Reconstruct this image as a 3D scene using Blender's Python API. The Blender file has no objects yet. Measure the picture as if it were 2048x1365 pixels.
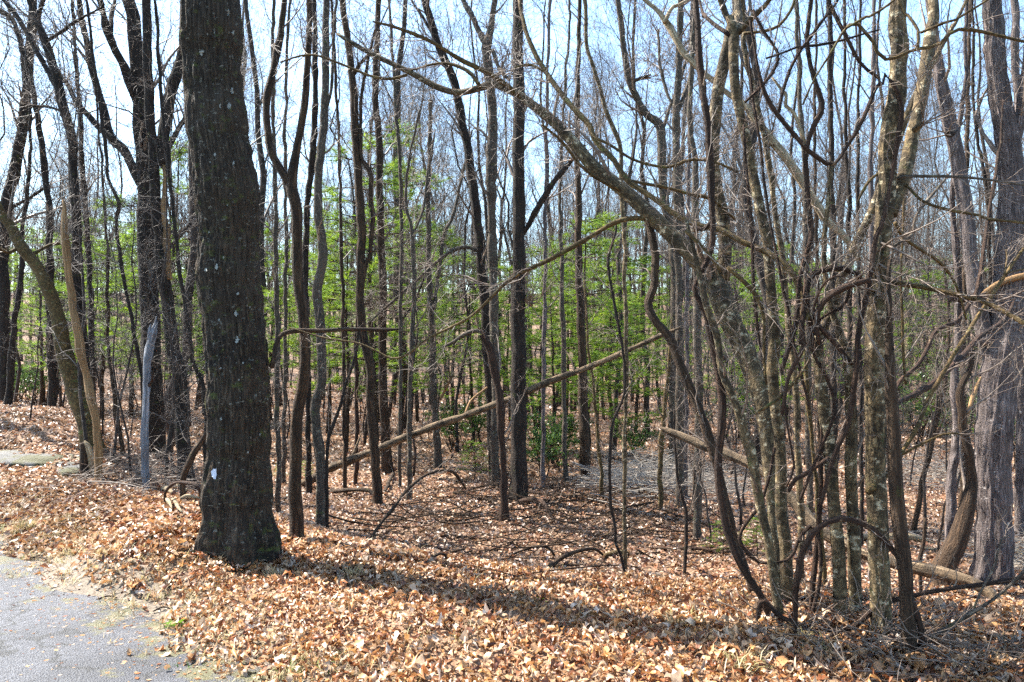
import bpy, math, random
import numpy as np
from mathutils import Vector, Matrix

# ------------------------------------------------------------------ camera, sky, sun, exposure
sc = bpy.context.scene
CAMH, F, CX, CY = 1.6, 1607.0, 1024.0, 682.5          # eye height, focal length in photo pixels
SUN_AZ, SUN_EL = math.radians(61), math.radians(50)
cd = bpy.data.cameras.new('camera'); cam = bpy.data.objects.new('camera', cd); sc.collection.objects.link(cam)
cam.location = (0, 0, CAMH); cam.rotation_euler = (math.radians(90), 0, 0)
cd.sensor_width = 36; cd.lens = F * 36 / 2048; cd.clip_start = 0.05; cd.clip_end = 2000
sc.camera = cam
w = bpy.data.worlds.new('World'); sc.world = w; w.use_nodes = True
sky = w.node_tree.nodes.new('ShaderNodeTexSky'); sky.sky_type = 'NISHITA'; sky.sun_disc = False
sky.sun_elevation = SUN_EL; sky.sun_rotation = -SUN_AZ; sky.air_density = 1.0; sky.dust_density = 1.2; sky.ozone_density = 0.8
tint = w.node_tree.nodes.new('ShaderNodeMix'); tint.data_type = 'RGBA'; tint.blend_type = 'MULTIPLY'; tint.inputs[0].default_value = 1.0
tint.inputs[7].default_value = (.87, 1.0, 1.05, 1); w.node_tree.links.new(sky.outputs[0], tint.inputs[6])
w.node_tree.links.new(tint.outputs[2], w.node_tree.nodes['Background'].inputs[0])
w.node_tree.nodes['Background'].inputs[1].default_value = 0.12
sd_ = bpy.data.lights.new('sun', 'SUN'); sd_.energy = 5.0; sd_.angle = math.radians(0.53); sd_.color = (1.0, 0.95, 0.86)
sun = bpy.data.objects.new('sun', sd_); sc.collection.objects.link(sun)
S_DIR = Vector((-math.sin(SUN_AZ)*math.cos(SUN_EL), math.cos(SUN_AZ)*math.cos(SUN_EL), math.sin(SUN_EL)))
sun.rotation_euler = (-S_DIR).to_track_quat('-Z', 'Y').to_euler()
sun.location = (-20, 25, 30)
sc.view_settings.view_transform = 'Standard'; sc.view_settings.look = 'None'
sc.view_settings.exposure = 2.2; sc.view_settings.gamma = 1.0
sc.cycles.max_bounces = 4; sc.cycles.transparent_max_bounces = 4; sc.cycles.use_denoising = False
sc.cycles.sample_clamp_indirect = 6.0; sc.cycles.use_adaptive_sampling = True; sc.cycles.adaptive_threshold = 0.02; sc.cycles.adaptive_min_samples = 24

rng = np.random.default_rng(7); random.seed(7)
COL = sc.collection

# ------------------------------------------------------------------ numeric helpers
def _h(ix, iy, iz, s):
    n = (ix*374761393 + iy*668265263 + iz*2147483647 + s*974634777) & 0xffffffff
    n = ((n ^ (n >> 13))*1274126177) & 0xffffffff
    return ((n ^ (n >> 16)) & 0xffff)/65535.0
def vn(p, s=0):
    p = np.asarray(p, float)
    if p.shape[-1] == 2: p = np.concatenate([p, np.zeros(p.shape[:-1]+(1,))], -1)
    i = np.floor(p).astype(np.int64); f = p-i; f = f*f*(3-2*f); r = 0
    for a in (0, 1):
        for b in (0, 1):
            for c in (0, 1):
                wt = (f[..., 0] if a else 1-f[..., 0])*(f[..., 1] if b else 1-f[..., 1])*(f[..., 2] if c else 1-f[..., 2])
                r = r+wt*_h(i[..., 0]+a, i[..., 1]+b, i[..., 2]+c, s)
    return r
def fbm(p, s=0, o=3):
    p = np.asarray(p, float); r = 0; a = .5; t = 0
    for k in range(o):
        r = r+a*vn(p*2**k, s+k); t += a; a *= .5
    return r/t
def ss(a, b, x):
    t = np.clip((x-a)/(b-a), 0, 1); return t*t*(3-2*t)

def road_sd(x, y): return (x+1.11)*.686+(y-3.76)*.727
def terrain(x, y, noise=True):
    x = np.asarray(x, float); y = np.asarray(y, float)
    sd = road_sd(x, y)
    c = 1.45+.45*np.log1p(np.exp(np.clip(2.2*(x+.6), -30, 30)))/2.2+.9*ss(-3, -7, x)
    c = np.minimum(c, 6.0)
    s = sd-c
    drop = ss(-.15, 2.6, s)
    z = .42*ss(-3.2, -7.5, x)*ss(.2, 1.6, sd)*(1-.8*drop)-.80*drop-.03*np.clip(s-1.5, 0, 25)*.9
    z = z+.07*ss(.1, .9, sd)*(1-drop)
    z = z+12.5*ss(45, 165, y)+6*ss(160, 330, y)
    z = z+.20*np.exp(-((x+2.55)**2+(y-5.75)**2)/.30)-.07*np.exp(-((x+1.55)**2+(y-5.5)**2)/.12)
    if noise:
        P = np.stack([x, y], -1); k = ss(.0, .7, sd)
        z = z+k*((fbm(P*.55, 3)-.5)*.22+(fbm(P*2.3, 9)-.5)*.07)
    z = z-.035*ss(.12, -.15, sd)
    return z
def tz(x, y): return float(terrain(np.array(x), np.array(y)))
def at(px, py, d): return np.array([(px-CX)/F*d, d, CAMH-(py-CY)/F*d])
def ground_depth(px, py):
    d = np.arange(2.6, 80, .02)
    X = (px-CX)/F*d; Z = CAMH-(py-CY)/F*d
    hit = np.where(Z <= terrain(X, d))[0]
    return float(d[hit[0]]) if len(hit) else 40.0

# ------------------------------------------------------------------ mesh building
def mesh_np(name, V, faces, mat, bk=None, col=None, smooth=True, uvless=True):
    """faces: list of (n,k) int arrays"""
    me = bpy.data.meshes.new(name)
    V = np.ascontiguousarray(V, dtype=np.float32).reshape(-1, 3)
    me.vertices.add(len(V)); me.vertices.foreach_set('co', V.ravel())
    fl = [np.asarray(f, dtype=np.int32) for f in faces if len(f)]
    loops = np.concatenate([f.ravel() for f in fl]); tot = np.concatenate([np.full(len(f), f.shape[1], np.int32) for f in fl])
    start = np.concatenate([[0], np.cumsum(tot)[:-1]]).astype(np.int32)
    me.loops.add(len(loops)); me.loops.foreach_set('vertex_index', loops)
    me.polygons.add(len(tot)); me.polygons.foreach_set('loop_start', start)
    me.polygons.foreach_set('use_smooth', np.full(len(tot), smooth))
    me.update(calc_edges=True)
    if bk is not None:
        a = me.attributes.new('bk', 'FLOAT_VECTOR', 'POINT'); a.data.foreach_set('vector', np.ascontiguousarray(bk, dtype=np.float32).ravel())
    if col is not None:
        a = me.attributes.new('col', 'FLOAT_COLOR', 'POINT')
        c4 = np.ones((len(V), 4), np.float32); c4[:, :3] = col; a.data.foreach_set('color', c4.ravel())
    if mat is not None: me.materials.append(mat)
    return me
def obj(name, me, parent=None, loc=None):
    o = bpy.data.objects.new(name, me); COL.objects.link(o)
    if parent is not None: o.parent = parent
    if loc is not None: o.location = loc
    return o
def tag(o, label=None, cat=None, group=None, kind=None):
    if label: o['label'] = label
    if cat: o['category'] = cat
    if group: o['group'] = group
    if kind: o['kind'] = kind
    return o
def empty(name, loc):
    o = bpy.data.objects.new(name, None); COL.objects.link(o); o.location = loc; o.empty_display_size = .1
    return o
def unit(v): return v/np.maximum(np.linalg.norm(v, axis=-1, keepdims=True), 1e-9)

def tubes(P, R, S=5, cap=True):
    """P (N,K,3) polylines, R (N,K) radii -> V, quads, caps, bark coords"""
    N, K, _ = P.shape
    T = np.empty_like(P); T[:, 1:-1] = P[:, 2:]-P[:, :-2]; T[:, 0] = P[:, 1]-P[:, 0]; T[:, -1] = P[:, -1]-P[:, -2]
    T = unit(T)
    mean = unit(P[:, -1]-P[:, 0]+1e-6)
    ref = np.where(np.abs(mean[:, 2:3]) > .8, np.array([[1., 0, 0]]), np.array([[0, 0, 1.]]))[:, None, :]
    U = unit(np.cross(T, np.broadcast_to(ref, T.shape))); W = np.cross(T, U)
    a = np.arange(S)*2*np.pi/S
    ca, sa = np.cos(a), np.sin(a)
    V = P[:, :, None, :]+R[:, :, None, None]*(U[:, :, None, :]*ca[None, None, :, None]+W[:, :, None, :]*sa[None, None, :, None])
    L = np.concatenate([np.zeros((N, 1)), np.cumsum(np.linalg.norm(np.diff(P, axis=1), axis=-1), 1)], 1)
    rm = R.mean(1)[:, None, None]
    off = (np.arange(N)*3.7)[:, None, None]
    bk = np.stack([np.broadcast_to(ca*rm+off, (N, K, S)), np.broadcast_to(sa*rm, (N, K, S)), np.broadcast_to(L[:, :, None]+off*.3, (N, K, S))], -1)
    i = (np.arange(N)*K*S)[:, None, None]+(np.arange(K-1)*S)[None, :, None]+np.arange(S)[None, None, :]
    j = (np.arange(N)*K*S)[:, None, None]+(np.arange(K-1)*S)[None, :, None]+((np.arange(S)+1) % S)[None, None, :]
    Q = np.stack([i, j, j+S, i+S], -1).reshape(-1, 4)
    faces = [Q]
    if cap:
        end = (np.arange(N)*K*S)[:, None]+(K-1)*S+np.arange(S)[None, :]
        faces.append(end); faces.append(((np.arange(N)*K*S)[:, None]+np.arange(S)[None, ::-1]))
    return V.reshape(-1, 3), faces, bk.reshape(-1, 3)

class Batch:
    """collects tube batches of different sizes into one mesh"""
    def __init__(s): s.V = []; s.F = []; s.B = []; s.n = 0
    def add(s, P, R, S=3, cap=False):
        V, Fs, B = tubes(P, R, S, cap); s.V.append(V); s.B.append(B); s.F += [f+s.n for f in Fs]; s.n += len(V)
    def mesh(s, name, mat, org=None):
        V = np.concatenate(s.V)
        if org is not None: V = V-np.asarray(org)
        return mesh_np(name, V, s.F, mat, bk=np.concatenate(s.B))

def smooth_path(pts, n):
    """Catmull-Rom through pts (m,k) -> (n,k) evenly spaced by chord"""
    pts = np.asarray(pts, float)
    if len(pts) < 3:
        t = np.linspace(0, 1, n)[:, None]; return pts[0]*(1-t)+pts[-1]*t
    q = np.vstack([2*pts[0]-pts[1], pts, 2*pts[-1]-pts[-2]])
    d = np.r_[0, np.cumsum(np.linalg.norm(np.diff(pts[:, :3], axis=0), axis=1))]
    u = np.linspace(0, d[-1], n); k = np.clip(np.searchsorted(d, u, 'right')-1, 0, len(pts)-2)
    t = ((u-d[k])/np.maximum(d[k+1]-d[k], 1e-9))[:, None]
    a, b, c, e = q[k], q[k+1], q[k+2], q[k+3]
    return .5*((2*b)+(-a+c)*t+(2*a-5*b+4*c-e)*t**2+(-a+3*b-3*c+e)*t**3)

def grow(P, R, n, lo, hi, ang=(.5, 1.1), up=.15, K=6, wander=.22, t0=.2, t1=1., rr=.55, rmin=.0012, taper=.85, curve=.06):
    """n children on every polyline"""
    N, Kp, _ = P.shape
    idx = np.repeat(np.arange(N), n); M = len(idx)
    t = rng.uniform(t0, t1, M)*(Kp-1); i = np.minimum(t.astype(int), Kp-2); f = (t-i)[:, None]
    base = P[idx, i]*(1-f)+P[idx, i+1]*f
    tang = unit(P[idx, i+1]-P[idx, i])
    r0 = np.maximum((R[idx, i]*(1-f[:, 0])+R[idx, i+1]*f[:, 0])*rr*rng.uniform(.6, 1., M), rmin)
    perp = unit(np.cross(tang, rng.normal(size=(M, 3))))
    a = rng.uniform(*ang, M)[:, None]
    dr = unit(np.cos(a)*tang+np.sin(a)*perp+np.array([0, 0, up]))
    L = rng.uniform(lo, hi, M)*(1-.35*t/(Kp-1))
    st = (L/(K-1))[:, None]; pts = [base]
    bend = rng.normal(size=(M, 3))*curve
    for k in range(K-1):
        pts.append(pts[-1]+dr*st); dr = unit(dr+rng.normal(size=(M, 3))*wander+bend+np.array([0, 0, up*.25]))
    Pn = np.stack(pts, 1); Rn = np.maximum(r0[:, None]*(1-taper*np.linspace(0, 1, K))[None, :], rmin*.7)
    return Pn, Rn

# ------------------------------------------------------------------ materials
class NT:
    def __init__(s, name):
        s.m = bpy.data.materials.new(name); s.m.use_nodes = True; s.t = s.m.node_tree; s.t.nodes.clear()
        s.out = s.t.nodes.new('ShaderNodeOutputMaterial')
    def n(s, typ, ins={}, **kw):
        x = s.t.nodes.new('ShaderNode'+typ)
        for k, v in kw.items(): setattr(x, k, v)
        for k, v in ins.items(): s.set(x, k, v)
        return x
    def set(s, x, k, v):
        i = x.inputs[k]
        if hasattr(v, 'is_linked') or isinstance(v, bpy.types.NodeSocket): s.t.links.new(v, i)
        elif hasattr(v, 'outputs'): s.t.links.new(v.outputs[0], i)
        else: i.default_value = (*v, 1) if isinstance(v, tuple) and len(v) == 3 and i.type == 'RGBA' else v
    def ramp(s, fac, stops):
        x = s.n('ValToRGB', {0: fac}); e = x.color_ramp.elements
        while len(e) < len(stops): e.new(.5)
        for q, (p, c) in zip(e, stops):
            q.position = p; q.color = (*c, 1) if isinstance(c, tuple) else (c, c, c, 1)
        return x
    def mix(s, fac, a, b, mode='MIX'):
        x = s.n('Mix', data_type='RGBA', blend_type=mode); s.set(x, 0, fac); s.set(x, 6, a); s.set(x, 7, b); return x.outputs[2]
    def noise(s, vec, scale, detail=4, rough=.55):
        return s.n('TexNoise', {'Vector': vec, 'Scale': scale, 'Detail': detail, 'Roughness': rough})

def bark(name, dark, light, lichen=(.42, .44, .40), lich=.6, moss=.62, ridge=26., stretch=.13, bump=.9, dist=.012, rough=.9, bands=None, ls=12.):
    if name in ('dark_bark', 'brown_bark', 'grey_bark', 'vine_bark', 'mossy_branch_bark', 'far_bark', 'oak_bark'):
        dark, light, lichen = (tuple(v*k for v in c_) for c_, k in ((dark, .7), (light, .78), (lichen, .82)))
    t = NT(name)
    co = t.n('Attribute', attribute_name='bk').outputs['Vector']
    rnd = t.n('ObjectInfo').outputs['Random']
    sh = t.n('VectorMath', {0: co, 1: t.n('CombineXYZ', {0: t.n('Math', {0: rnd, 1: 9.}, operation='MULTIPLY'), 2: t.n('Math', {0: rnd, 1: 17.}, operation='MULTIPLY')})}, operation='ADD').outputs[0]
    mp = t.n('Mapping', {'Vector': sh, 'Scale': (1, 1, stretch)})
    rn = t.noise(mp.outputs[0], ridge, 6, .62)
    rd = t.n('Math', {0: rn.outputs[0], 1: .5}, operation='SUBTRACT'); rd = t.n('Math', {0: rd}, operation='ABSOLUTE')
    rd = t.n('Math', {0: rd, 1: 4.}, operation='MULTIPLY'); rd.use_clamp = True
    big = t.noise(sh, 2.2, 4)
    c = t.mix(t.ramp(rd, [(.05, 0.), (.75, 1.)]).outputs[0], dark, light)
    c = t.mix(t.ramp(big.outputs[0], [(.35, 0.), (.7, .75)]).outputs[0], c, tuple(v*.55 for v in light))
    ln = t.noise(sh, ls, 5, .65)
    c = t.mix(t.ramp(ln.outputs[0], [(lich, 0.), (lich+.07, .85)]).outputs[0], c, lichen)
    mn = t.noise(sh, ls*.45, 5, .65)
    c = t.mix(t.ramp(mn.outputs[0], [(moss, 0.), (moss+.12, .8)]).outputs[0], c, (.075, .085, .018))
    if bands:
        bm = t.n('Mapping', {'Vector': sh, 'Scale': (1., 1., .8)}); bn = t.noise(bm.outputs[0], 13., 6, .75)
        c = t.mix(t.ramp(bn.outputs[0], [(.46, 0.), (.58, .8)]).outputs[0], c, bands)
    hgt = t.n('Math', {0: rd, 1: t.noise(sh, 70, 3).outputs[0]}, operation='ADD')
    b = t.n('Bump', {'Height': hgt, 'Strength': bump, 'Distance': dist})
    p = t.n('BsdfPrincipled', {'Base Color': c, 'Roughness': rough, 'Normal': b, 'Specular IOR Level': .3})
    t.t.links.new(p.outputs[0], t.out.inputs[0])
    return t.m

M = {}
M['oak'] = bark('oak_bark', (.010, .006, .004), (.125, .085, .052), lichen=(.22, .205, .16), lich=.60, moss=.58, ridge=58, stretch=.12, bump=1., dist=.012, ls=38)
M['dark'] = bark('dark_bark', (.008, .005, .003), (.078, .050, .033), lichen=(.20, .18, .14), lich=.63, moss=.61, ridge=44, ls=20)
M['brown'] = bark('brown_bark', (.010, .005, .0025), (.150, .086, .044), lichen=(.27, .22, .15), lich=.66, moss=.63, ridge=44, stretch=.09, bump=1., ls=20)
M['grey'] = bark('grey_bark', (.028, .020, .014), (.20, .150, .105), lichen=(.34, .30, .22), lich=.60, moss=.60, ridge=48, stretch=.3, bump=.7, dist=.008, ls=22)
M['mottle'] = bark('mottled_bark', (.020, .013, .006), (.26, .180, .088), lichen=(.50, .415, .27), lich=.57, moss=.59, ridge=45, stretch=.3, bump=.8, dist=.008, bands=(.018, .012, .006), ls=24)
M['purple'] = bark('greyish_bark', (.030, .021, .019), (.26, .205, .185), lichen=(.42, .37, .34), lich=.62, moss=.72, ridge=52, stretch=.07, bump=1., ls=18)
M['vine'] = bark('vine_bark', (.014, .006, .003), (.125, .064, .036), lichen=(.26, .18, .11), lich=.63, moss=.74, ridge=60, stretch=.06, bump=1., dist=.01, ls=18)
M['mossy'] = bark('mossy_branch_bark', (.026, .015, .004), (.24, .150, .052), lichen=(.44, .38, .23), lich=.62, moss=.57, ridge=50, stretch=.4, bump=.7, dist=.006, ls=22)
M['dead'] = bark('dead_wood', (.10, .050, .018), (.44, .26, .12), lichen=(.44, .34, .22), lich=.66, moss=.8, ridge=50, stretch=.035, bump=.6, dist=.006)
M['log'] = bark('log_wood', (.040, .025, .013), (.33, .225, .130), lichen=(.035, .024, .014), lich=.49, moss=.62, ridge=46, stretch=.06, bump=.8, ls=7)
M['silver'] = bark('weathered_wood', (.06, .062, .070), (.33, .335, .36), lichen=(.44, .43, .42), lich=.62, moss=.9, ridge=55, stretch=.03, bump=.9, dist=.01)
M['pale'] = bark('bleached_wood', (.16, .105, .05), (.58, .46, .29), lichen=(.07, .045, .02), lich=.57, moss=.64, ridge=50, stretch=.09, bump=.9, dist=.01, ls=18)
M['far'] = bark('far_bark', (.022, .015, .011), (.120, .085, .064), lichen=(.24, .21, .18), lich=.62, moss=.72, ridge=22, stretch=.2, bump=.3)
M['twig'] = bark('twig_bark', (.080, .054, .038), (.27, .20, .15), lichen=(.36, .32, .26), lich=.62, moss=.78, ridge=40, stretch=.4, bump=.2, dist=.003, rough=.55)
M['fartwig'] = bark('far_twig_bark', (.050, .036, .028), (.155, .118, .092), lichen=(.22, .20, .17), lich=.62, moss=.8, ridge=40, stretch=.4, bump=.2, dist=.003, rough=.6)
M['brush'] = bark('brush_wood', (.22, .185, .145), (.55, .48, .40), lichen=(.5, .46, .39), lich=.6, moss=.9, ridge=40, stretch=.3, bump=.2, dist=.003, rough=.7)

def leafmat(name, trans=.35, rough=.5, attr=True, col=(.1, .1, .1), vary=.35, spec=.4):
    t = NT(name)
    c = t.n('Attribute', attribute_name='col').outputs['Color'] if attr else t.n('RGB').outputs[0]
    if not attr: c.default_value = (*col, 1)
    g = t.n('NewGeometry').outputs['Position'] if not attr else t.n('TexCoord').outputs['Object']
    nz = t.noise(g, 30 if attr else 1.7, 3)
    c = t.mix(t.ramp(nz.outputs[0], [(.42, 0.), (.68, vary)]).outputs[0], c, t.mix(1., c, (.35, .28, .24), 'MULTIPLY'))
    p = t.n('BsdfPrincipled', {'Base Color': c, 'Roughness': rough, 'Specular IOR Level': spec})
    tr = t.n('BsdfTranslucent', {'Color': c})
    mx = t.n('MixShader', {0: trans, 1: p.outputs[0], 2: tr.outputs[0]})
    t.t.links.new(mx.outputs[0], t.out.inputs[0]); return t.m
M['leaf'] = leafmat('dry_leaf', .25, .40, vary=.55)
M['straw'] = leafmat('dry_grass', .35, .6)
M['needle'] = leafmat('pine_needles', .55, .45, attr=True)
M['green'] = leafmat('green_leaf', .4, .35, attr=True)

# ------------------------------------------------------------------ ground
def litter_ground():
    t = NT('leaf_litter_ground')
    co = t.n('TexCoord').outputs['Object']
    wob = t.n('VectorMath', {0: co, 1: t.noise(co, 9, 3).outputs['Color']}, operation='ADD').outputs[0]
    v1 = t.n('TexVoronoi', {'Vector': wob, 'Scale': 15.}); v2 = t.n('TexVoronoi', {'Vector': wob, 'Scale': 31.})
    r1 = t.ramp(v1.outputs['Color'], [(.0, (.050, .030, .019)), (.3, (.13, .078, .045)), (.62, (.24, .150, .088)), (1., (.34, .225, .14))])
    r2 = t.ramp(v2.outputs['Color'], [(.0, (.05, .028, .018)), (.45, (.20, .11, .062)), (1., (.36, .235, .15))])
    c = t.mix(.5, r1.outputs[0], r2.outputs[0])
    big = t.noise(co, .5, 4)
    c = t.mix(t.ramp(big.outputs[0], [(.42, 0.), (.68, .6)]).outputs[0], c, t.mix(1., c, (.62, .55, .5), 'MULTIPLY'))
    gn = t.noise(co, .9, 5, .65)
    c = t.mix(t.ramp(gn.outputs[0], [(.64, 0.), (.74, .45)]).outputs[0], c, (.10, .10, .035))
    sdn = t.n('VectorMath', {0: co, 1: (.686, .727, 0)}, operation='DOT_PRODUCT').outputs['Value']
    sdn = t.n('Math', {0: sdn, 1: -1.11*.686+3.76*.727}, operation='SUBTRACT')
    soil = t.ramp(t.noise(co, 45, 5, .7).outputs[0], [(.3, (.055, .045, .034)), (.55, (.14, .115, .085)), (.75, (.27, .225, .165))])
    c = t.mix(t.n('MapRange', {0: t.n('Math', {0: sdn, 1: t.n('Math', {0: t.noise(co, 3, 4).outputs[0], 1: .5}, operation='MULTIPLY')}, operation='ADD'), 1: .45, 2: .75, 3: .9, 4: 0.}).outputs[0], c, soil.outputs[0])
    b = t.n('Bump', {'Height': v1.outputs['Color'], 'Strength': .8, 'Distance': .03})
    b2 = t.n('Bump', {'Height': t.noise(co, 60, 3).outputs[0], 'Strength': .5, 'Distance': .012, 'Normal': b})
    p = t.n('BsdfPrincipled', {'Base Color': c, 'Roughness': .85, 'Normal': b2, 'Specular IOR Level': .3})
    t.t.links.new(p.outputs[0], t.out.inputs[0]); return t.m
M['ground'] = litter_ground()
ys = np.concatenate([np.linspace(-14, 1.5, 16), 1.5+np.cumsum(np.geomspace(.055, .24, 190)), ])
ys = np.concatenate([ys, ys[-1]+np.cumsum(np.geomspace(.3, 18, 75))])
us = np.linspace(-1, 1, 241); us = np.sign(us)*np.abs(us)**1.15
YY, UU = np.meshgrid(ys, us, indexing='ij'); XX = UU*(np.maximum(YY, 0)*.95+9)
ZZ = terrain(XX, YY)
nr, nc = XX.shape
ii = (np.arange(nr-1)[:, None]*nc+np.arange(nc-1)[None, :]).ravel()
ground = obj('forest_floor', mesh_np('forest_floor', np.stack([XX, YY, ZZ], -1), [np.stack([ii, ii+1, ii+nc+1, ii+nc], -1)], M['ground']))
tag(ground, 'brown leaf-strewn woodland floor falling away from the road', 'forest floor', kind='structure')

# ------------------------------------------------------------------ asphalt
def asphalt():
    t = NT('asphalt')
    co = t.n('TexCoord').outputs['Object']
    v = t.n('TexVoronoi', {'Vector': co, 'Scale': 105.}); n1 = t.noise(co, 210, 3); big = t.noise(co, 1.6, 5)
    c = t.ramp(v.outputs['Color'], [(.1, (.016, .016, .020)), (.55, (.042, .042, .050)), (1., (.13, .13, .145))]).outputs[0]
    c = t.mix(t.ramp(big.outputs[0], [(.35, 0.), (.7, .6)]).outputs[0], c, (.060, .060, .068))
    st_ = t.noise(co, .9, 5, .65); c = t.mix(t.ramp(st_.outputs[0], [(.46, 0.), (.6, .75)]).outputs[0], c, (.026, .026, .030))
    cw = t.n('VectorMath', {0: co, 1: t.noise(co, 2.5, 4).outputs['Color']}, operation='ADD').outputs[0]
    ck = t.n('TexVoronoi', {'Vector': cw, 'Scale': 1.1}, feature='DISTANCE_TO_EDGE')
    c = t.mix(t.ramp(ck.outputs['Distance'], [(.010, .85), (.028, 0.)]).outputs[0], c, (.012, .011, .011))
    # moss and grit gather towards the ragged edge: distance to the edge line
    sdn = t.n('VectorMath', {0: co, 1: (.686, .727, 0)}, operation='DOT_PRODUCT').outputs['Value']
    sdn = t.n('Math', {0: sdn, 1: -1.11*.686+3.76*.727}, operation='SUBTRACT')
    edge = t.n('MapRange', {0: sdn, 1: -.8, 2: .15, 3: 0., 4: .30})
    ms = t.n('Math', {0: t.noise(co, 4.5, 6, .7).outputs[0], 1: edge.outputs[0]}, operation='ADD')
    c = t.mix(t.ramp(ms, [(.70, 0.), (.78, .8)]).outputs[0], c, (.085, .075, .022))
    ds = t.n('Math', {0: t.noise(co, 7.5, 6, .7).outputs[0], 1: edge.outputs[0]}, operation='ADD')
    c = t.mix(t.ramp(ds, [(.78, 0.), (.88, .8)]).outputs[0], c, (.24, .17, .10))
    hg = t.n('Math', {0: v.outputs['Distance'], 1: n1.outputs[0]}, operation='ADD')
    b = t.n('Bump', {'Height': hg, 'Strength': .9, 'Distance': .006})
    p = t.n('BsdfPrincipled', {'Base Color': c, 'Roughness': .62, 'Normal': b, 'Specular IOR Level': .35})
    t.t.links.new(p.outputs[0], t.out.inputs[0]); return t.m
def road_edge(s): return .14*(vn(np.stack([s*1.1, s*0], -1), 5)-.5)*2+.07*(vn(np.stack([s*4.3, s*0], -1), 6)-.5)*2
sv = np.arange(-14, 34, .05)
tv = np.concatenate([np.linspace(0, .5, 8), np.linspace(.62, 6.2, 16)])
SS, TT = np.meshgrid(sv, tv, indexing='ij')
E_ = road_edge(SS)*np.exp(-TT/.5)
RX = -1.11-.727*SS-.686*TT+.686*E_; RY = 3.76+.686*SS-.727*TT+.727*E_
RZ = np.where(TT < .01, -.03, 0.0)+.006*(vn(np.stack([RX*3, RY*3], -1), 4)-.5)+.004
nr, nc = RX.shape; ii = (np.arange(nr-1)[:, None]*nc+np.arange(nc-1)[None, :]).ravel()
road = obj('road', mesh_np('road', np.stack([RX, RY, RZ], -1), [np.stack([ii, ii+nc, ii+nc+1, ii+1], -1)], asphalt()))
tag(road, 'worn grey asphalt lane with mossy ragged edge', 'road', kind='structure')

# ------------------------------------------------------------------ fallen leaves
LEAFCOL = np.array([(.50, .30, .14), (.42, .21, .075), (.32, .13, .045), (.56, .39, .22), (.23, .085, .03), (.47, .25, .085), (.14, .055, .025), (.60, .46, .31)])*np.array([1.04, 1.03, 1.15])
LEAFP = np.array([.20, .17, .15, .17, .11, .09, .05, .06])
def leaf_template(kind):
    """(5,3) grid: stations x (left, rib, right); unit length"""
    t = np.linspace(0, 1, 5)
    wd = {0: [.02, .24, .30, .20, .02], 1: [.04, .16, .34, .22, .03], 2: [.03, .34, .16, .28, .03], 3: [.02, .15, .20, .13, .01]}[kind]
    return t, np.array(wd)
def leaves(xy, size, kind, tilt=.45, lift=.03, seed=0, zbase=None):
    """vectorised curled leaves on the ground -> V (N,15,3)"""
    N = len(xy); r = np.random.default_rng(seed)
    t, wd = leaf_template(kind)
    L = size*r.uniform(.65, 1.25, N)
    curl = r.uniform(.2, 2.8, N); bend = r.normal(0, 1.3, N); twist = r.normal(0, .5, N)
    u = (t-.5)[None, :, None]*np.ones((N, 1, 3)); wdn = wd[None, :, None]*r.uniform(.8, 1.2, (N, 5, 1))
    side = np.array([-1, 0, 1.])[None, None, :]
    ang = curl[:, None, None]*side*1.1
    y = np.where(side == 0, 0, wdn*np.sinc(ang/np.pi)*side*1.)
    z = np.where(side == 0, 0, wdn*(1-np.cos(ang))/np.maximum(np.abs(ang), .05))
    z = z+bend[:, None, None]*(u**2-.08)+twist[:, None, None]*u*side*.25
    z = z+r.normal(0, .075, z.shape); y = y+r.normal(0, .03, y.shape)
    loc = np.stack([u+0*y, y, z], -1)*L[:, None, None, None]
    flip = np.where(r.random(N) < .35, -1., 1.); loc[..., 2] *= flip[:, None, None]
    ya = r.uniform(0, 2*np.pi, N); ta = np.abs(r.normal(0, tilt, N)); tb = r.uniform(0, 2*np.pi, N)
    c, s = np.cos(ya), np.sin(ya)
    x2 = loc[..., 0]*c[:, None, None]-loc[..., 1]*s[:, None, None]; y2 = loc[..., 0]*s[:, None, None]+loc[..., 1]*c[:, None, None]
    e = .15
    zx = (terrain(xy[:, 0]+e, xy[:, 1], False)-terrain(xy[:, 0]-e, xy[:, 1], False))/(2*e)+np.tan(np.minimum(ta, 1.1))*np.cos(tb)
    zy = (terrain(xy[:, 0], xy[:, 1]+e, False)-terrain(xy[:, 0], xy[:, 1]-e, False))/(2*e)+np.tan(np.minimum(ta, 1.1))*np.sin(tb)
    n = unit(np.stack([-zx, -zy, np.ones(N)], -1)); ex = unit(np.stack([np.ones(N), np.zeros(N), zx], -1)); ey = np.cross(n, ex)
    W = x2[..., None]*ex[:, None, None]+y2[..., None]*ey[:, None, None]+loc[..., 2:3]*n[:, None, None]
    gz = terrain(xy[:, 0], xy[:, 1]) if zbase is None else zbase
    zmin = W[..., 2].reshape(N, -1).min(1)
    base = np.stack([xy[:, 0], xy[:, 1], gz-zmin*.55+r.uniform(0, lift, N)+.004], -1)
    V = W+base[:, None, None, :]
    return V.reshape(N, 15, 3), r
_q = np.array([[a*3+b, a*3+b+1, a*3+b+4, a*3+b+3] for a in range(4) for b in range(2)])
def leaf_colors(r, N, xy):
    c = LEAFCOL[r.choice(8, N, p=LEAFP/LEAFP.sum())]
    damp = ss(.52, .70, fbm(xy*1.1, 21, 3))*.8+ss(.55, .7, fbm(xy*.35, 25, 2))*.4     # damp, rotted patches
    c = c*(1-.62*np.clip(damp, 0, 1)*r.uniform(.3, 1, N))[:, None]
    return c*r.uniform(.65, 1.2, (N, 1))
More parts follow.
